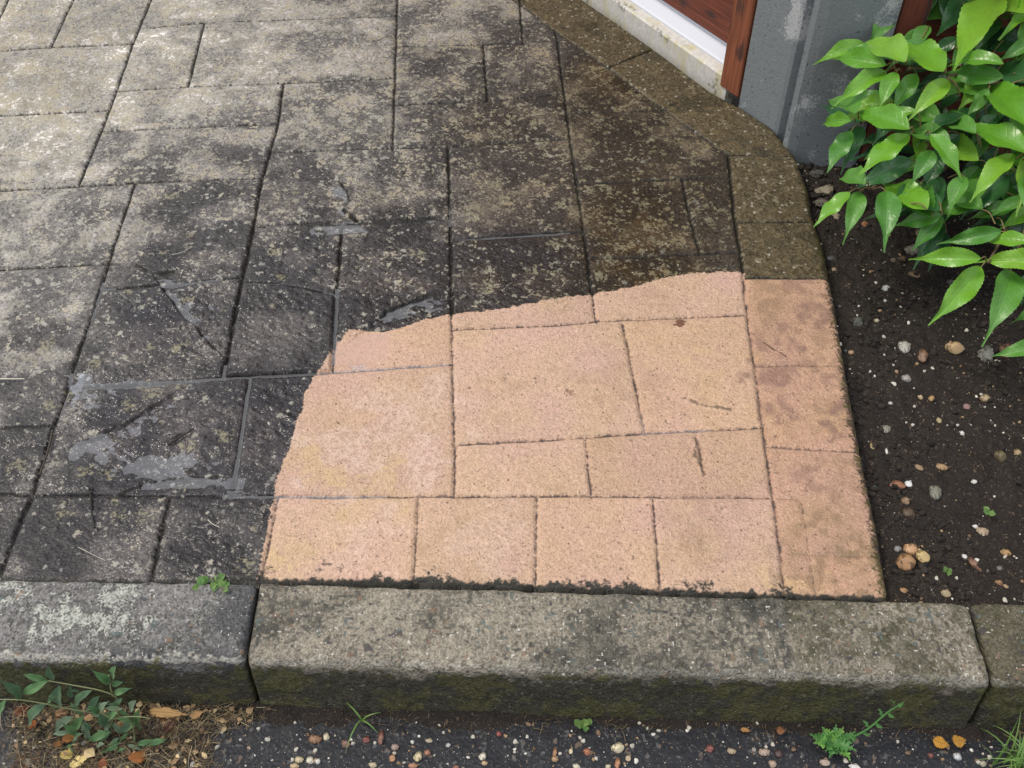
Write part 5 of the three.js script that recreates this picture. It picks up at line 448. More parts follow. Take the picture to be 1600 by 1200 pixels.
{
  // the panel running away beside the drive
  const dir = V(0.540, 0, 0.842), ang = -Math.atan2(dir.z, dir.x);
  const F1 = V(0.452, 0, -1.866), start = F1.clone().addScaledVector(dir, -1.83);
  const gb = thing('gravel_board', 'cream weathered gravel board under the fence beside the drive', 'gravel board', [start.x, -0.045, start.z]);
  gb.rotation.y = ang;
  { const s = new THREE.Shape(); s.moveTo(0, 0); s.lineTo(0, 0.078); s.lineTo(0.006, 0.083); s.lineTo(0.040, 0.092); s.lineTo(0.07, 0.092); s.lineTo(0.07, 0); s.closePath();
    const mk = (pts) => { const q = new THREE.Shape(); pts.forEach(([x, y], i) => i ? q.lineTo(x, y) : q.moveTo(x, y)); const g = new THREE.ExtrudeGeometry(q, { depth: 1.80, steps: 60, bevelEnabled: false }); g.rotateY(Math.PI / 2); return g; };
    const n = 512, c = new Uint8Array(n * n * 4); for (let j = 0; j < n; j++) for (let i = 0; i < n; i++) { const f = fbm(i / 50, j / 50, 3), d = vn(i / 6, j / 6, 5), gd = ss(0.56, 0.75, f * 0.7 + d * 0.3), bs = ss(0.5, 0.7, fbm(i / 90, j / 25, 13) * 0.8 + d * 0.2), o = (j * n + i) * 4, k = 0.85 + 0.25 * d; const q = [lerp(lerp(0.62, 0.56, bs), 0.12, gd * 0.8) * k, lerp(lerp(0.60, 0.52, bs), 0.115, gd * 0.8) * k, lerp(lerp(0.56, 0.36, bs), 0.085, gd * 0.8) * k]; for (let m = 0; m < 3; m++) c[o + m] = toByte(q[m]); c[o + 3] = 255; }
    const m1 = new THREE.MeshStandardMaterial({ map: dataTex(c, n, n, true, true), roughness: 0.8 }); m1.map.repeat.set(2.2, 2.2);
    part(gb, 'board_face', mk([[0, 0], [0, 0.074], [0.004, 0.078], [0.022, 0.080], [0.022, 0]]).rotateY(0).translate(0, 0, 0), m1);
    part(gb, 'capping', mk([[0.0225, 0.070], [0.0225, 0.083], [0.026, 0.086], [0.054, 0.098], [0.07, 0.098], [0.07, 0.07]]), std(lin(0.62, 0.65, 0.72), 0.5));
    for (const o of gb.children) { o.rotation.y = 0; }
  }
  const panel = thing('fence_panel', 'red-brown timber fence panel standing on the cream gravel board', 'fence panel', [start.x, 0, start.z]);
  panel.rotation.y = ang;
  for (let k = 0; k < 12; k++) { const g = plank(1.79, 0.16, 0.014); g.rotateX(-0.07); const o = part(panel, 'board', g, boardMat); o.position.set(0, 0.066 + k * 0.145, -0.052); }
  { const g = plank(1.82, 0.05, 0.044); g.rotateZ(Math.PI / 2); const o = part(panel, 'end_batten', g, battenMat); o.position.set(1.835, 0.012, -0.018); const o2 = part(panel, 'end_batten', g, battenMat); o2.position.set(0.05, 0.06, -0.018); }
  // concrete post
  const pts = [[0.461, -1.852], [0.515, -1.762], [0.520, -1.757], [0.534, -1.757], [0.539, -1.744], [0.527, -1.722], [0.524, -1.712], [0.529, -1.704], [0.545, -1.699], [0.652, -1.683], [0.660, -1.690], [0.676, -1.78], [0.56, -1.93]];
  const cx = 0.57, cz = -1.80, sh = new THREE.Shape(); pts.forEach(([x, z], i) => { const a = x - cx, b = -(z - cz); i ? sh.lineTo(a, b) : sh.moveTo(a, b); });
  const g = new THREE.ExtrudeGeometry(sh, { depth: 1.95, steps: 24, bevelEnabled: true, bevelSize: 0.003, bevelThickness: 0.003, bevelSegments: 2 }); g.rotateX(-Math.PI / 2);
  { const p = g.attributes.position, u = g.attributes.uv; for (let i = 0; i < p.count; i++) u.setXY(i, (p.getX(i) + p.getZ(i) * 0.8) / 0.5, p.getY(i) / 0.5); }
  const n = 512, c = new Uint8Array(n * n * 4), b = new Uint8Array(n * n * 4); for (let j = 0; j < n; j++) for (let i = 0; i < n; i++) { const f = fbm(i / 60, j / 60, 33, 4), d = vn(i / 2.5, j / 2.5, 5), st = ss(0.54, 0.72, f * 0.85 + d * 0.15), pit = ss(0.9, 0.95, vn(i / 5, j / 5, 9)), o = (j * n + i) * 4, k = 0.9 + 0.18 * d; const q = [lerp(0.20, 0.42, st) * k * (1 - 0.6 * pit), lerp(0.222, 0.44, st) * k * (1 - 0.6 * pit), lerp(0.235, 0.45, st) * k * (1 - 0.6 * pit)]; for (let m = 0; m < 3; m++) { c[o + m] = toByte(q[m]); b[o + m] = 255 * clamp(0.6 * d - 0.5 * pit + 0.4); } c[o + 3] = b[o + 3] = 255; }
  solo('concrete_post', g, new THREE.MeshStandardMaterial({ map: dataTex(c, n, n, true, true), bumpMap: dataTex(b, n, n, false, true), bumpScale: 0.0006, roughness: 0.45 }), 'grooved grey concrete fence post between the red-brown panel and the bush', 'post', [cx, -0.08, cz]);
  // the panel behind the bush
  const p2 = thing('fence_panel', 'dark brown timber fence panel behind the green bush', 'fence panel', [0.672, 0, -1.735]);
  p2.rotation.y = -0.05;
  for (let k = 0; k < 12; k++) { const gg = plank(1.8, 0.16, 0.014); gg.rotateX(-0.07); const o = part(p2, 'board', gg, boardMat); o.position.set(0, -0.03 + k * 0.145, 0); }
  for (const x of [0.045, 0.9, 1.8]) { const gg = plank(1.84, 0.045, 0.03); gg.rotateZ(Math.PI / 2); const o = part(p2, 'upright_batten', gg, boardMat); o.position.set(x, -0.03, 0.024); }
}

// ---------------------------------------------------------------- stones
const stoneGeos = [0, 1, 2, 3, 4, 5, 6].map((s) => {
  const rough = s >= 5; let g = new THREE.IcosahedronGeometry(1, rough ? 4 : 3); g.deleteAttribute('normal'); const uv0 = g.attributes.uv; g.deleteAttribute('uv'); g = mergeVertices(g, 1e-4);
  const p = g.attributes.position, u = []; for (let i = 0; i < p.count; i++) {
    const v = V().fromBufferAttribute(p, i), n = (vn(v.x * 1.1 + 9 + s * 3, v.y * 1.1 + v.z * 0.9 + 5, s) - 0.5) * 0.5 + (vn(v.z * 2.1 + 4, v.x * 2 - v.y * 1.7 + s, s + 4) - 0.5) * 0.22 + (rough ? (vn(v.x * 5 + v.y * 4 + 9, v.z * 5 - v.y * 3 + 9, 7) - 0.5) * 0.6 : 0);
    v.multiplyScalar(1 + n); if (s !== 0) { const cut = rng(s * 7 + 1); for (let q = 0; q < 4; q++) { const nn = V(cut() - 0.5, cut() - 0.3, cut() - 0.5).normalize(), dd = v.dot(nn) - (0.62 + 0.25 * cut()); if (dd > 0) v.addScaledVector(nn, -dd * 0.92); } } p.setXYZ(i, v.x, v.y, v.z); u.push(v.x * 0.5 + 0.5 + v.y * 0.2, v.z * 0.5 + 0.5 + v.y * 0.3);
  }
  g.setAttribute('uv', new THREE.Float32BufferAttribute(u, 2)); g.computeVertexNormals(); return g;
});
const mottle = (() => { const n = 128, c = new Uint8Array(n * n * 4); for (let j = 0; j < n; j++) for (let i = 0; i < n; i++) { const f = fbm(i / 26, j / 26, 5), d = vn(i / 5, j / 5, 7), e = ss(0.55, 0.75, fbm(i / 40, j / 30, 15)), di = ss(0.5, 0.62, fbm(i / 22, j / 22, 25) * 0.8 + d * 0.2), k = (0.62 + 0.35 * f + 0.2 * d) * lerp(1, 0.28, di), o = (j * n + i) * 4; c[o] = toByte(k * lerp(1, 0.8, e)); c[o + 1] = toByte(k * lerp(1, 0.72, e)); c[o + 2] = toByte(k * lerp(1, 0.6, e)); c[o + 3] = 255; } return dataTex(c, n, n, true, true); })();
const stoneMats = {};
const stoneMat = (hex, rough) => stoneMats[hex + rough] ??= std((() => { const c = new THREE.Color(hex), l = (c.r + c.g + c.b) / 3; return c.lerp(new THREE.Color(l, l, l), 0.28).multiplyScalar(0.92); })(), rough, { map: mottle });
site.soilStones.forEach(([x, z, rx, rz2, rot, hex, label], n) => {
  const lump = /mortar|concrete crumb/.test(label), h = Math.min(rx, rz2) * (/flat/.test(label) ? 0.45 : 0.72);
  const o = solo(/mortar|concrete crumb/.test(label) ? 'mortar_lump' : 'pebble', stoneGeos[lump ? 5 + n % 2 : n % 5], stoneMat(hex, lump ? 0.92 : 0.55), label, lump ? 'rubble lump' : 'pebble', [x, soilH(x, z) + h * 0.15, z], lump ? 'mortar rubble in the planting bed' : 'pebbles scattered over the planting bed');
  o.scale.set(rx, h, rz2); o.rotation.set(0, -rot, 0);
});
const hueName = (hex) => { const h = {}; new THREE.Color(hex).getHSL(h, THREE.SRGBColorSpace); return h.l > 0.72 ? 'pale cream' : h.s < 0.2 ? 'greyish' : h.h < 0.03 || h.h > 0.95 ? 'dull red' : h.h < 0.075 ? 'rusty brown' : h.l > 0.58 ? 'sandy' : 'tan'; };
const nth = ['first', 'second', 'third', 'fourth', 'fifth', 'sixth', 'seventh', 'eighth', 'ninth', 'tenth', 'eleventh', 'twelfth'], kinds = {};
for (const s of [...site.roadStones].sort((a, b) => a[0] - b[0])) if (!s[6]) (kinds[hueName(s[5])] ??= []).push(s);
for (const [hue, l] of Object.entries(kinds)) l.forEach((s, i) => { s[6] = `small ${hue} chipping on the wet asphalt, ${nth[i]} ${hue} one from the straw litter`; s[7] = 1; });
site.roadStones.forEach(([x, z, rx, rz2, rot, hex, label, plain], n) => {
  const h = Math.min(rx, rz2) * 0.7, hue = hueName(hex);
  const o = solo('road_chipping', stoneGeos[(n * 3) % 5], stoneMat(hex, 0.5), label, 'stone chipping', [x, roadH(x, z) + h * 0.4, z], !plain ? 'noticeable chippings on the asphalt' : `loose ${hue} chippings on the asphalt`);
  o.scale.set(rx, h, rz2); o.rotation.set(0, -rot, 0);
});
function scatter(name, geo, mat, n, seed, place, label, category) {
  const m = new THREE.InstancedMesh(geo, mat, n), r = rng(seed), d = new THREE.Object3D(), col = new THREE.Color(); let k = 0;
  for (let q = 0; q < n * 6 && k < n; q++) { if (!place(r, d, col)) continue; d.updateMatrix(); m.setMatrixAt(k, d.matrix); m.setColorAt(k, col); k++; }
  m.count = k; m.name = name; m.userData = { kind: 'stuff', label, category }; m.castShadow = m.receiveShadow = true; scene.add(m); return m;
}
const chipGeo = mergeVertices((() => { const g = new THREE.IcosahedronGeometry(1, 1); g.deleteAttribute('normal'); g.deleteAttribute('uv'); return g; })(), 1e-4); { const p = chipGeo.attributes.position, r = rng(3); for (let i = 0; i < p.count; i++) p.setXYZ(i, p.getX(i) * (0.7 + 0.6 * r()), p.getY(i) * (0.6 + 0.5 * r()), p.getZ(i) * (0.7 + 0.6 * r())); chipGeo.computeVertexNormals(); }
const chipMat = std(0xffffff, 0.6);
const chipTone = (r, c) => { const t = r(); if (t < 0.35) c.setRGB(0.45, 0.42, 0.36); else if (t < 0.6) c.setRGB(0.3, 0.2, 0.11); else if (t < 0.8) c.setRGB(0.16, 0.10, 0.06); else if (t < 0.9) c.setRGB(0.6, 0.58, 0.52); else c.setRGB(0.09, 0.085, 0.08); };
scatter('soil_gravel', chipGeo, chipMat, 1500, 4, (r, d, c) => {
  const z = lerp(-1.7, -0.69, r()), x = lerp(0.48, 1.1, r()); if (inPoly(x - 0.006, z, outline)) return false;
  const near = r() < 0.4; const s = 0.0006 + 0.0024 * r() ** 4; if (fbm(x / 0.08, z / 0.08, 91) < (near ? 0.35 : 0.5)) return false;
  d.position.set(x, soilH(x, z) + s * 0.3, z); d.scale.set(s * (0.8 + 0.6 * r()), s * 0.7, s); d.rotation.set(r(), r() * 6, r()); chipTone(r, c); return true;
}, 'fine pale grit mixed into the dark soil', 'grit');
scatter('soil_crumbs', chipGeo, std(0xffffff, 0.95), 4500, 14, (r, d, c) => {
  const z = lerp(-1.7, -0.69, r()), x = lerp(0.48, 1.1, r()); if (inPoly(x - 0.004, z, outline) || fbm(x / 0.1, z / 0.1, 93) < 0.38 + 0.2 * r()) return false;
  const s = 0.0012 + 0.0045 * r() ** 3; d.position.set(x, soilH(x, z) + s * 0.2, z); d.scale.set(s * (0.8 + 0.6 * r()), s * 0.8, s); d.rotation.set(r() * 3, r() * 6, r() * 3); const k = 0.6 + 0.9 * r(); c.setRGB(0.021 * k, 0.016 * k, 0.0125 * k); return true;
}, 'loose dark crumbs of soil in the planting bed', 'soil crumbs');
scatter('road_gravel', chipGeo, chipMat, 1500, 5, (r, d, c) => {
  const x = lerp(-0.75, 0.75, r()), z = lerp(-0.6, -0.45, r()), s = 0.0006 + 0.0026 * r() ** 4;
  d.position.set(x, roadH(x, z) + s * 0.3, z); d.scale.set(s * (0.8 + 0.6 * r()), s * 0.7, s); d.rotation.set(r(), r() * 6, r()); chipTone(r, c); return true;
}, 'fine grit strewn over the wet asphalt', 'grit');
console.log('stones', performance.now() | 0);

// ---------------------------------------------------------------- leaves
function leafGeo(o) { // along +x from 0 to 1, upper face +y
  const n = o.rows ?? 22, m = 3, P = [], U = [], I = [], { w = 0.36, fold = 0.25, droop = 0.12, wave = 0.03, teeth = 0.028, tip = 0.14, curl = 0, ph = 0, lobes = 0, blunt = 0 } = o;
  for (let i = 0; i <= n; i++) {
    const t = i / n, body = clamp(t / (1 - tip)); let half = 0.5 * w * Math.pow(Math.sin(Math.PI * Math.pow(Math.min(body, 0.985), blunt ? 1.25 : 0.86)), blunt ? 0.7 : 0.85);
    if (t > 1 - tip * 1.35) half = Math.max(half, 0.5 * w * 0.22 * (1 - t) / (tip * 1.35));
    half = Math.max(half * (1 + teeth * ((i & 1) ? 1 : -1) * (t > 0.12 && t < 0.95 ? 1 : 0)), t < 0.02 ? 0.006 : 0.0015);
    if (lobes) half *= 0.35 + 0.65 * Math.abs(Math.sin(t * Math.PI * lobes));
    for (let k = -m; k <= m; k++) { const s = k / m, a = Math.abs(s); P.push(t - a * half * 0.12 + (lobes ? a * half * 0.5 : 0), fold * half * a + droop * (t * (1 - t) * 1.6 - t * t * 0.35) + wave * a * a * Math.sin(t * 15 + ph + (k > 0 ? 1.9 : 0)) * Math.sin(Math.PI * t) - curl * a * a * half, s * half); U.push(t, 0.5 + 0.5 * s); }
  }
  const q = 2 * m + 1; for (let i = 0; i < n; i++) for (let k = 0; k < q - 1; k++) { const a = i * q + k; I.push(a, a + 1, a + q, a + 1, a + q + 1, a + q); }
  const g = new THREE.BufferGeometry(); g.setAttribute('position', new THREE.Float32BufferAttribute(P, 3)); g.setAttribute('uv', new THREE.Float32BufferAttribute(U, 2)); g.setIndex(I); g.computeVertexNormals(); return g;
}
const leafTex = (() => { const w = 256, h = 128, c = new Uint8Array(w * h * 4), b = new Uint8Array(w * h * 4); for (let j = 0; j < h; j++) for (let i = 0; i < w; i++) {
  const t = i / w, s = Math.abs((j + 0.5) / h * 2 - 1), mid = 1 - ss(0.02, 0.07, s), vein = 1 - ss(0, 0.16, Math.abs(((t * 9 - s * 1.6) % 1 + 1) % 1 - 0.5)), k = 0.8 + 0.14 * vn(i / 9, j / 9, 3) + 0.12 * fbm(i / 40, j / 30, 6), rim = ss(0.93, 0.99, s), o = (j * w + i) * 4, lite = Math.max(mid * 0.32, vein * 0.08, rim * 0.2);
  c[o] = toByte(lerp(k, 1, lite) * (1 + 0)); c[o + 1] = toByte(lerp(k, 1, lite)); c[o + 2] = toByte(lerp(k, 1, lite)); c[o + 3] = 255; b[o] = b[o + 1] = b[o + 2] = 255 * clamp(0.6 - 0.15 * vein - 0.4 * mid + 0.1 * vn(i / 5, j / 5, 9)); b[o + 3] = 255; }
  return { map: dataTex(c, w, h, true), bumpMap: dataTex(b, w, h, false) }; })();
const leafMat = (r, g, b, rough, tr) => new THREE.MeshPhysicalMaterial({ color: lin(r, g, b), ...leafTex, bumpScale: 0.0012, roughness: rough, transmission: tr, thickness: 0, side: THREE.DoubleSide });
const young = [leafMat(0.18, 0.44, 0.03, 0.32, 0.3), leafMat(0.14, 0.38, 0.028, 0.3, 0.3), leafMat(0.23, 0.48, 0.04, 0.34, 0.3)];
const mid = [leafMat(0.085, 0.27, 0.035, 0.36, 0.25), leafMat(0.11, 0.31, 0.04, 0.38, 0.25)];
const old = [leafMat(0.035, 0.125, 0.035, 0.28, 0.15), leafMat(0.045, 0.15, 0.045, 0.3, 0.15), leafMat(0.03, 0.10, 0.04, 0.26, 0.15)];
const bushGeos = {}; const bushGeo = (w, v) => bushGeos[w + '/' + v] ??= leafGeo({ w: w * 0.9, fold: [0.45, 0.62, 0.3, 0.52][v], droop: [0.12, 0.2, 0.05, 0.26][v], wave: [0.03, 0.04, 0.045, 0.025][v], ph: v * 1.7, rows: 40, tip: [0.12, 0.16, 0.10, 0.17][v] });
const CAM = V(0, 1.186, 0);
function layLeaf(parent, name, geo, mat, b, t, origin, facing, roll) {
  const o = part(parent, name, geo, mat), x = t.clone().sub(b), l = x.length(); x.normalize();
  let y = V(0, 1, 0).addScaledVector(facing, 1).applyAxisAngle(x, roll); y.addScaledVector(x, -y.dot(x)).normalize(); const z = x.clone().cross(y);
  o.matrixAutoUpdate = true; o.quaternion.setFromRotationMatrix(new THREE.Matrix4().makeBasis(x, y, z)); o.position.copy(b).sub(origin); o.scale.setScalar(l); return o;
}
function tube(pts, r0, r1, seg = 6, sides = 6) {
  const c = new THREE.CatmullRomCurve3(pts), n = Math.max(4, seg * (pts.length - 1)), g = new THREE.TubeGeometry(c, n, 1, sides, false), p = g.attributes.position;
  for (let i = 0; i <= n; i++) { const q = c.getPointAt(i / n), r = lerp(r0, r1, i / n); for (let k = 0; k <= sides; k++) { const a = i * (sides + 1) + k; p.setXYZ(a, q.x + (p.getX(a) - q.x) * r, q.y + (p.getY(a) - q.y) * r, q.z + (p.getZ(a) - q.z) * r); } }
  return g;
}
{
  const root = V(...site.bushRoot), bush = thing('laurel_bush', 'leafy bush with glossy bright green leaves beside the concrete post', 'bush', site.bushRoot), r = rng(17);
  const bark = std(lin(0.12, 0.075, 0.045), 0.8), petiole = std(lin(0.17, 0.13, 0.05), 0.6), crown = [[1.0, 0.35, -1.5], [1.2, 0.45, -1.45], [1.35, 0.35, -1.5], [1.15, 0.3, -1.36], [1.05, 0.5, -1.58], [1.25, 0.55, -1.56], [1.32, 0.25, -1.4], [0.98, 0.22, -1.42], [1.1, 0.4, -1.47], [1.2, 0.2, -1.5]].map((n) => V(...n)), nodes = [...site.nodes.map((n) => V(...n)), ...crown];
  for (const n of nodes) { const a = root.clone(), m = a.clone().lerp(n, 0.5); m.y += 0.04 + 0.03 * r(); m.x += (r() - 0.5) * 0.05; part(bush, 'branch', tube([a, m, n].map((v) => v.clone().sub(root)), 0.006, 0.0022), bark); }
  const stems = [];
  const add = (b, t, w, k, face) => {
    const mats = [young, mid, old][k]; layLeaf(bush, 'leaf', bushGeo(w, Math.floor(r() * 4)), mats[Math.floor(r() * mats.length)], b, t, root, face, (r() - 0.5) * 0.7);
    let best = nodes[0]; for (const n of nodes) if (n.distanceTo(b) < best.distanceTo(b)) best = n;
    const far = best.distanceTo(b), q = best.clone().lerp(b, far > 0.03 ? 1 - 0.03 / far : 0); const mm = q.clone().lerp(b, 0.6); mm.y += 0.006; part(bush, 'leaf_stalk', tube([q, mm, b].map((v) => v.clone().sub(root)), 0.0014, 0.0009, 3, 5), petiole);
  };
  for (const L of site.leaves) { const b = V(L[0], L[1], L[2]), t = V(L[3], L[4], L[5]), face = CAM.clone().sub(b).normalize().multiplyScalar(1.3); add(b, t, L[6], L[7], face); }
  for (let n = 0; n < 60; n++) { // crown above and beyond the picture
    const a = r() * Math.PI * 2, c = crown[n % 10].clone().add(V((r() - 0.5) * 0.05, (r() - 0.5) * 0.05, (r() - 0.5) * 0.05)); const t = c.clone().add(V(Math.cos(a), -0.3 - 0.4 * r(), Math.sin(a) * 0.7 + 0.3).normalize().multiplyScalar(0.085 + 0.02 * r())); add(c, t, [0.36, 0.42, 0.4][n % 3], n % 3 ? 1 : 0, V(0, 0.4, 0)); }
  for (let n = 0; n < 80; n++) { // older leaves inside and on the sides out of view
    const a = r() * Math.PI * 2, rr = 0.07 + 0.20 * Math.sqrt(r()), c = V(0.90 + Math.cos(a) * rr * 1.0, 0.06 + 0.19 * r(), -1.50 + Math.sin(a) * rr * 0.75); if (c.x < 0.64 || c.z < -1.66 || (c.z > -1.36 && c.x < 0.8)) continue;
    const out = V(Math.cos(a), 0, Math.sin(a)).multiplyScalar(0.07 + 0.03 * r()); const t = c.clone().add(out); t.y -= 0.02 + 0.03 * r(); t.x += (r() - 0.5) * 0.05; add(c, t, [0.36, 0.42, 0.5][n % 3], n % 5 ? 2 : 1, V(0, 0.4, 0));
  }
}
console.log('bush', performance.now() | 0);

// ---------------------------------------------------------------- straggly weed and litter at the kerb foot
const weedMats = [leafMat(0.13, 0.27, 0.10, 0.55, 0.25), leafMat(0.10, 0.20, 0.10, 0.55, 0.25), leafMat(0.19, 0.28, 0.17, 0.6, 0.25)];
{
  const origin = V(-0.325, ROAD, -0.585), r = rng(23), weed = thing('straggly_weed', 'straggly green weed with trailing stems growing at the kerb foot', 'weed', origin.toArray()), stem = std(lin(0.20, 0.22, 0.10), 0.6);
  const o = V(-0.3255, ROAD, -0.585); weed.position.copy(o).setX(site.weedStems[0][0][0]); const at = weed.position.clone();
  for (const s of site.weedStems) part(weed, 'stem', tube(s.map((p) => V(...p).sub(at)), 0.0012, 0.0007, 5, 5), stem);
  const geos = [leafGeo({ w: 0.25, fold: 0.3, droop: 0.1, teeth: 0, tip: 0.03, rows: 12, blunt: 1 }), leafGeo({ w: 0.29, fold: 0.35, droop: 0.16, teeth: 0, tip: 0.03, rows: 12, blunt: 1, ph: 2 }), leafGeo({ w: 0.24, fold: 0.15, droop: 0.2, teeth: 0, tip: 0.05, rows: 12 })];
  site.weedLeaves.forEach((L, n) => layLeaf(weed, 'leaf', geos[n % 3], weedMats[L[6]], V(L[0], L[1], L[2]), V(L[3], L[4], L[5]), at, CAM.clone().sub(V(L[0], L[1], L[2])).normalize(), (r() - 0.5) * 1.0));
}
const deadGeos = [0, 1, 2, 3].map((s) => { const g = leafGeo({ w: [0.6, 0.75, 0.5, 0.9][s], fold: [0.5, -0.3, 0.9, 0.2][s], droop: [0.3, 0.15, -0.25, 0.2][s], wave: 0.09, teeth: 0.09, tip: 0.06, curl: [0.6, 0.2, -0.5, 0.8][s], ph: s * 2.1, rows: 16 }); g.translate(-0.5, 0, 0); return g; });
site.deadLeaves.forEach(([x, z, w, h, rot, hex, label], n) => {
  const o = solo('dead_leaf', deadGeos[n % 4], stoneMats['leaf' + hex] ??= new THREE.MeshPhysicalMaterial({ color: new THREE.Color(hex), ...leafTex, bumpScale: 0.002, roughness: 0.7, transmission: 0.15, thickness: 0, side: THREE.DoubleSide }), label, 'dead leaf', [x, ROAD + 0.006 + 0.006 * ((n * 7) % 3) / 2, z], 'dead leaves along the kerb foot');
  const long = Math.max(w, h), sq = Math.min(w, h) / long; o.scale.set(long, long * 0.5, long * clamp(sq * 1.6, 0.4, 1.2)); o.rotation.set(((n * 13) % 7 - 3) * 0.09, -rot + (h > w ? Math.PI / 2 : 0), ((n * 5) % 7 - 3) * 0.08);
});
const strawGeo = tube([V(-0.5, 0, 0), V(-0.15, 0.05, 0.05), V(0.2, 0.03, 0.09), V(0.5, -0.02, 0)], 0.022, 0.012, 3, 4);
scatter('straw_litter', strawGeo, std(0xffffff, 0.85), 3600, 31, (r, d, c) => {
  const x = lerp(-0.66, -0.30, r()), z = lerp(-0.625, -0.50, r()); if (!inPoly(x + (r() - 0.5) * 0.03, z + (r() - 0.5) * 0.02, site.litter)) return false;
  const s = 0.009 + 0.026 * r() * r(); d.position.set(x, ROAD + 0.002 + 0.012 * r() * r(), z); d.scale.set(s, s * 0.8, s * 0.6); d.rotation.set(r() - 0.5, r() * 6.3, (r() - 0.5) * 0.5);
  const t = r(); if (t < 0.4) c.setRGB(0.34, 0.26, 0.14); else if (t < 0.7) c.setRGB(0.16, 0.11, 0.06); else if (t < 0.9) c.setRGB(0.055, 0.038, 0.025); else c.setRGB(0.5, 0.43, 0.28); return true;
}, 'mat of dry straw and stalks at the kerb foot', 'litter');
const flakeGeo = leafGeo({ w: 0.8, fold: 0.5, droop: 0.3, wave: 0.12, teeth: 0.1, tip: 0.05, curl: 0.5, rows: 8 }); flakeGeo.translate(-0.5, 0, 0);
scatter('leaf_litter', flakeGeo, std(0xffffff, 0.8, { side: THREE.DoubleSide }), 330, 33, (r, d, c) => {
  const x = lerp(-0.66, -0.30, r()), z = lerp(-0.625, -0.50, r()); if (!inPoly(x, z, site.litter)) return false;
  const s = 0.004 + 0.012 * r() * r(); d.position.set(x, ROAD + 0.004 + 0.008 * r(), z); d.scale.set(s, s * 0.6, s * (0.5 + 0.6 * r())); d.rotation.set((r() - 0.5) * 1.2, r() * 6.3, (r() - 0.5) * 1.2);
  const t = r(), k = 0.7 + 0.6 * r(); if (t < 0.35) c.setRGB(0.24 * k, 0.16 * k, 0.085 * k); else if (t < 0.65) c.setRGB(0.09 * k, 0.052 * k, 0.03 * k); else if (t < 0.85) c.setRGB(0.42 * k, 0.32 * k, 0.18 * k); else c.setRGB(0.04 * k, 0.028 * k, 0.018 * k); return true;
}, 'broken bits of dead leaves in the straw at the kerb foot', 'leaf litter');
scatter('kerb_debris', strawGeo, std(0xffffff, 0.9), 900, 37, (r, d, c) => {
  const x = lerp(-0.35, 0.75, r()), z = kerbBack(x) + 0.122 + 0.028 * r() * r(), s = 0.003 + 0.012 * r() ** 3; if (fbm(x / 0.06, 1, 7) < 0.4 && r() < 0.6) return false;
  d.position.set(x, ROAD + 0.002, z); d.scale.set(s, s, s); d.rotation.set(r() - 0.5, r() * 6.3, (r() - 0.5) * 0.3); const t = r(); if (t < 0.3) c.setRGB(0.3, 0.22, 0.12); else if (t < 0.8) c.setRGB(0.05, 0.035, 0.022); else c.setRGB(0.14, 0.09, 0.05); return true;
}, 'fine dry debris swept against the kerb foot', 'debris');
{ // soil washed against the kerb foot
  const g = sheet(-0.9, 0.9, 0, 0.045, 400, 12, () => 0, 1), p = g.attributes.position; for (let i = 0; i < p.count; i++) { const x = p.getX(i), t = p.getZ(i) / 0.045, w = 0.35 + 1.1 * fbm(x / 0.05, 2, 88), z = kerbBack(x) + 0.116 + 0.04 * t; p.setXYZ(i, x, ROAD - 0.004 + 0.012 * Math.max(0, w - t * 1.25) * (0.7 + 0.6 * vn(x / 0.006, z / 0.006, 3)), z); g.attributes.uv.setXY(i, x / 0.6, z / 0.6); } g.computeVertexNormals();
  setting('soil_fillet', g, soilMat);
}

// ---------------------------------------------------------------- small plants
function blade(l, w, lean, turn) { const P = [], I = [], n = 6; for (let i = 0; i <= n; i++) { const t = i / n, a = lean * t, hw = w * (1 - t ** 2) * 0.5 + 0.0001, x = l * (t * Math.sin(a * 0.8)), y = l * t * Math.cos(a * 0.75); P.push(x, y, -hw, x - hw * 0.35, y, 0, x, y, hw); } for (let i = 0; i < n; i++) for (let k = 0; k < 2; k++) { const a = i * 3 + k; I.push(a, a + 3, a + 1, a + 1, a + 3, a + 4); } const g = new THREE.BufferGeometry(); g.setAttribute('position', new THREE.Float32BufferAttribute(P, 3)); g.setAttribute('uv', new THREE.Float32BufferAttribute(new Float32Array(P.length / 3 * 2).fill(0.4), 2)); g.setIndex(I); g.computeVertexNormals(); g.rotateY(turn); return g; }
const grassMat = [leafMat(0.16, 0.32, 0.06, 0.5, 0.3), leafMat(0.22, 0.36, 0.09, 0.5, 0.3)];
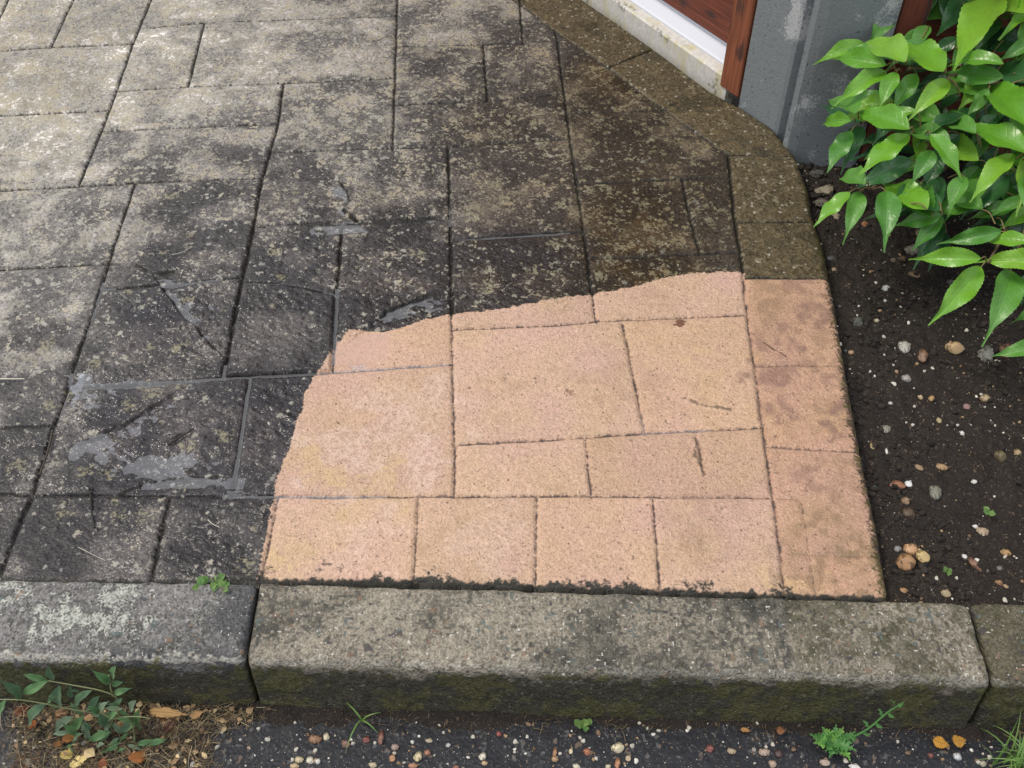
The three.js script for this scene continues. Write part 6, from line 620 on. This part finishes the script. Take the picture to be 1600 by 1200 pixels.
{
  const r = rng(41), M = site.misc;
  const tuft = thing('grass_tuft', 'bright green grass tuft at the foot of the mossy kerb stone', 'grass tuft', M.tuft);
  for (let k = 0; k < 46; k++) { const o = part(tuft, 'blade', blade(0.035 + 0.04 * r(), 0.0022 + 0.001 * r(), 0.5 + 1.3 * r(), r() * 6.28), grassMat[k % 2]); o.position.set((r() - 0.5) * 0.035, 0, (r() - 0.5) * 0.03); }
  { const o = part(tuft, 'blade', blade(0.085, 0.003, 0.35, 1.2), grassMat[0]); o.position.set(-0.03, 0, 0); const o2 = part(tuft, 'blade', blade(0.06, 0.0025, 0.6, 2.9), grassMat[1]); o2.position.set(-0.035, 0, 0.004); }
  const sprig = thing('grass_sprig', 'thin sprig of grass growing from the kerb foot below the washed paving', 'grass sprig', M.sprig);
  [[0.05, 1.7, 4.4], [0.035, 1.5, 2.4], [0.03, 1.3, 0.2], [0.03, 1.8, 5.6]].forEach(([l, a, t]) => part(sprig, 'blade', blade(l, 0.0024, a, t), grassMat[0]));
  const lobed = leafGeo({ w: 0.5, fold: 0.25, droop: 0.25, wave: 0.05, teeth: 0, tip: 0.08, rows: 40, lobes: 7 });
  const fm = [leafMat(0.09, 0.27, 0.06, 0.5, 0.3), leafMat(0.17, 0.40, 0.06, 0.5, 0.3)];
  const fw = thing('feathery_weed', 'feathery green weed with lobed leaves and one long leaning stem by the kerb', 'weed', M.feather), at = V(...M.feather);
  for (let k = 0; k < 15; k++) { const a = k / 15 * 6.28 + r() * 0.3, l = 0.020 + 0.018 * r(); const b = V(at.x + (r() - 0.5) * 0.012, at.y + 0.003, at.z + (r() - 0.5) * 0.008), t = b.clone().add(V(Math.cos(a) * l, 0.006 + 0.018 * r(), Math.sin(a) * l * 0.7)); layLeaf(fw, 'leaf', lobed, fm[k % 3 ? 0 : 1], b, t, at, V(0, 0.3, 0.3), (r() - 0.5) * 0.6); }
  { const e = V(...M.featherTip), s = [at.clone(), at.clone().lerp(e, 0.4).add(V(0.005, 0.004, 0.004)), at.clone().lerp(e, 0.8), e]; part(fw, 'stem', tube(s.map((v) => v.clone().sub(at)), 0.0018, 0.001, 5, 5), fm[0]); const cv = new THREE.CatmullRomCurve3(s); for (let k = 1; k < 9; k++) { const b = cv.getPointAt(0.2 + 0.8 * k / 8.2), a = r() * 6.28, t = b.clone().add(V(Math.cos(a) * 0.011, 0.005, Math.sin(a) * 0.011)); layLeaf(fw, 'leaf', lobed, fm[0], b, t, at, V(0, 0.3, 0.5), r()); } }
  const round = leafGeo({ w: 0.8, fold: 0.3, droop: 0.15, teeth: 0, tip: 0.02, rows: 10, blunt: 1 }), gm = [leafMat(0.16, 0.29, 0.06, 0.5, 0.3), leafMat(0.13, 0.28, 0.06, 0.5, 0.3)];
  const tiny = (name, label, cat, p, n, l, up, spread) => { const o = thing(name, label, cat, p), b0 = V(...p); for (let k = 0; k < n; k++) { const a = k / n * 6.28 + r(), b = V(b0.x + (r() - 0.5) * spread, b0.y + 0.002, b0.z + (r() - 0.5) * spread * 0.5), t = b.clone().add(V(Math.cos(a) * l, up * (0.4 + r()), Math.sin(a) * l)); layLeaf(o, 'leaf', round, gm[k % 2], b, t, b0, V(0, 0.2, 0.6), 0); } return o; };
  const sd = tiny('seedling', 'small green seedling sprouting in the joint behind the grey kerb stone', 'seedling', M.seedling, 12, 0.010, 0.008, 0.04);
  for (let k = 0; k < 5; k++) { const o = part(sd, 'dry_stalk', tube([V(0, 0, 0), V(0.006, 0.003, 0.002), V(0.014 + 0.01 * r(), 0.004, -0.003)], 0.0007, 0.0004, 3, 4), stoneMats.dry ??= std(lin(0.16, 0.10, 0.05), 0.8)); o.rotation.y = r() * 6; o.position.x = (r() - 0.5) * 0.03; }
  tiny('sprout', 'tiny green sprout at the kerb foot above the orange chipping', 'seedling', M.sprout, 5, 0.010, 0.007, 0.012);
  tiny('sprout', 'tiny green sprout lying on the bare soil above the cream pebble', 'seedling', M.soilSprig, 3, 0.010, 0.004, 0.006);
  tiny('sprout', 'tiny green sprout on the soil between two slanting pebbles', 'seedling', M.soilSprout, 5, 0.006, 0.005, 0.006);
}
// ---------------------------------------------------------------- twigs and stalks on the paving
for (const [rad, hex, pts, label] of site.twigs) {
  const o = V(...pts[0]), g = tube(pts.map((p) => V(...p).sub(o)), rad, rad * 0.75, 6, 6), gs = [g];
  if (/crooked/.test(label)) for (const [a, b] of [[V(-0.004, 0.001, -0.006), V(0.006, 0.002, 0.001)], [V(0, 0, 0.008), V(0.006, 0.001, 0.004)]]) gs.push(tube([a, a.clone().lerp(b, 0.5), b], rad * 1.2, rad * 0.8, 3, 6));
  solo('twig', mergeGeometries(gs), std(new THREE.Color(hex), 0.6), label, 'twig', o.toArray(), 'twigs and stalks on the paving');
}
renderer.render(scene, camera);
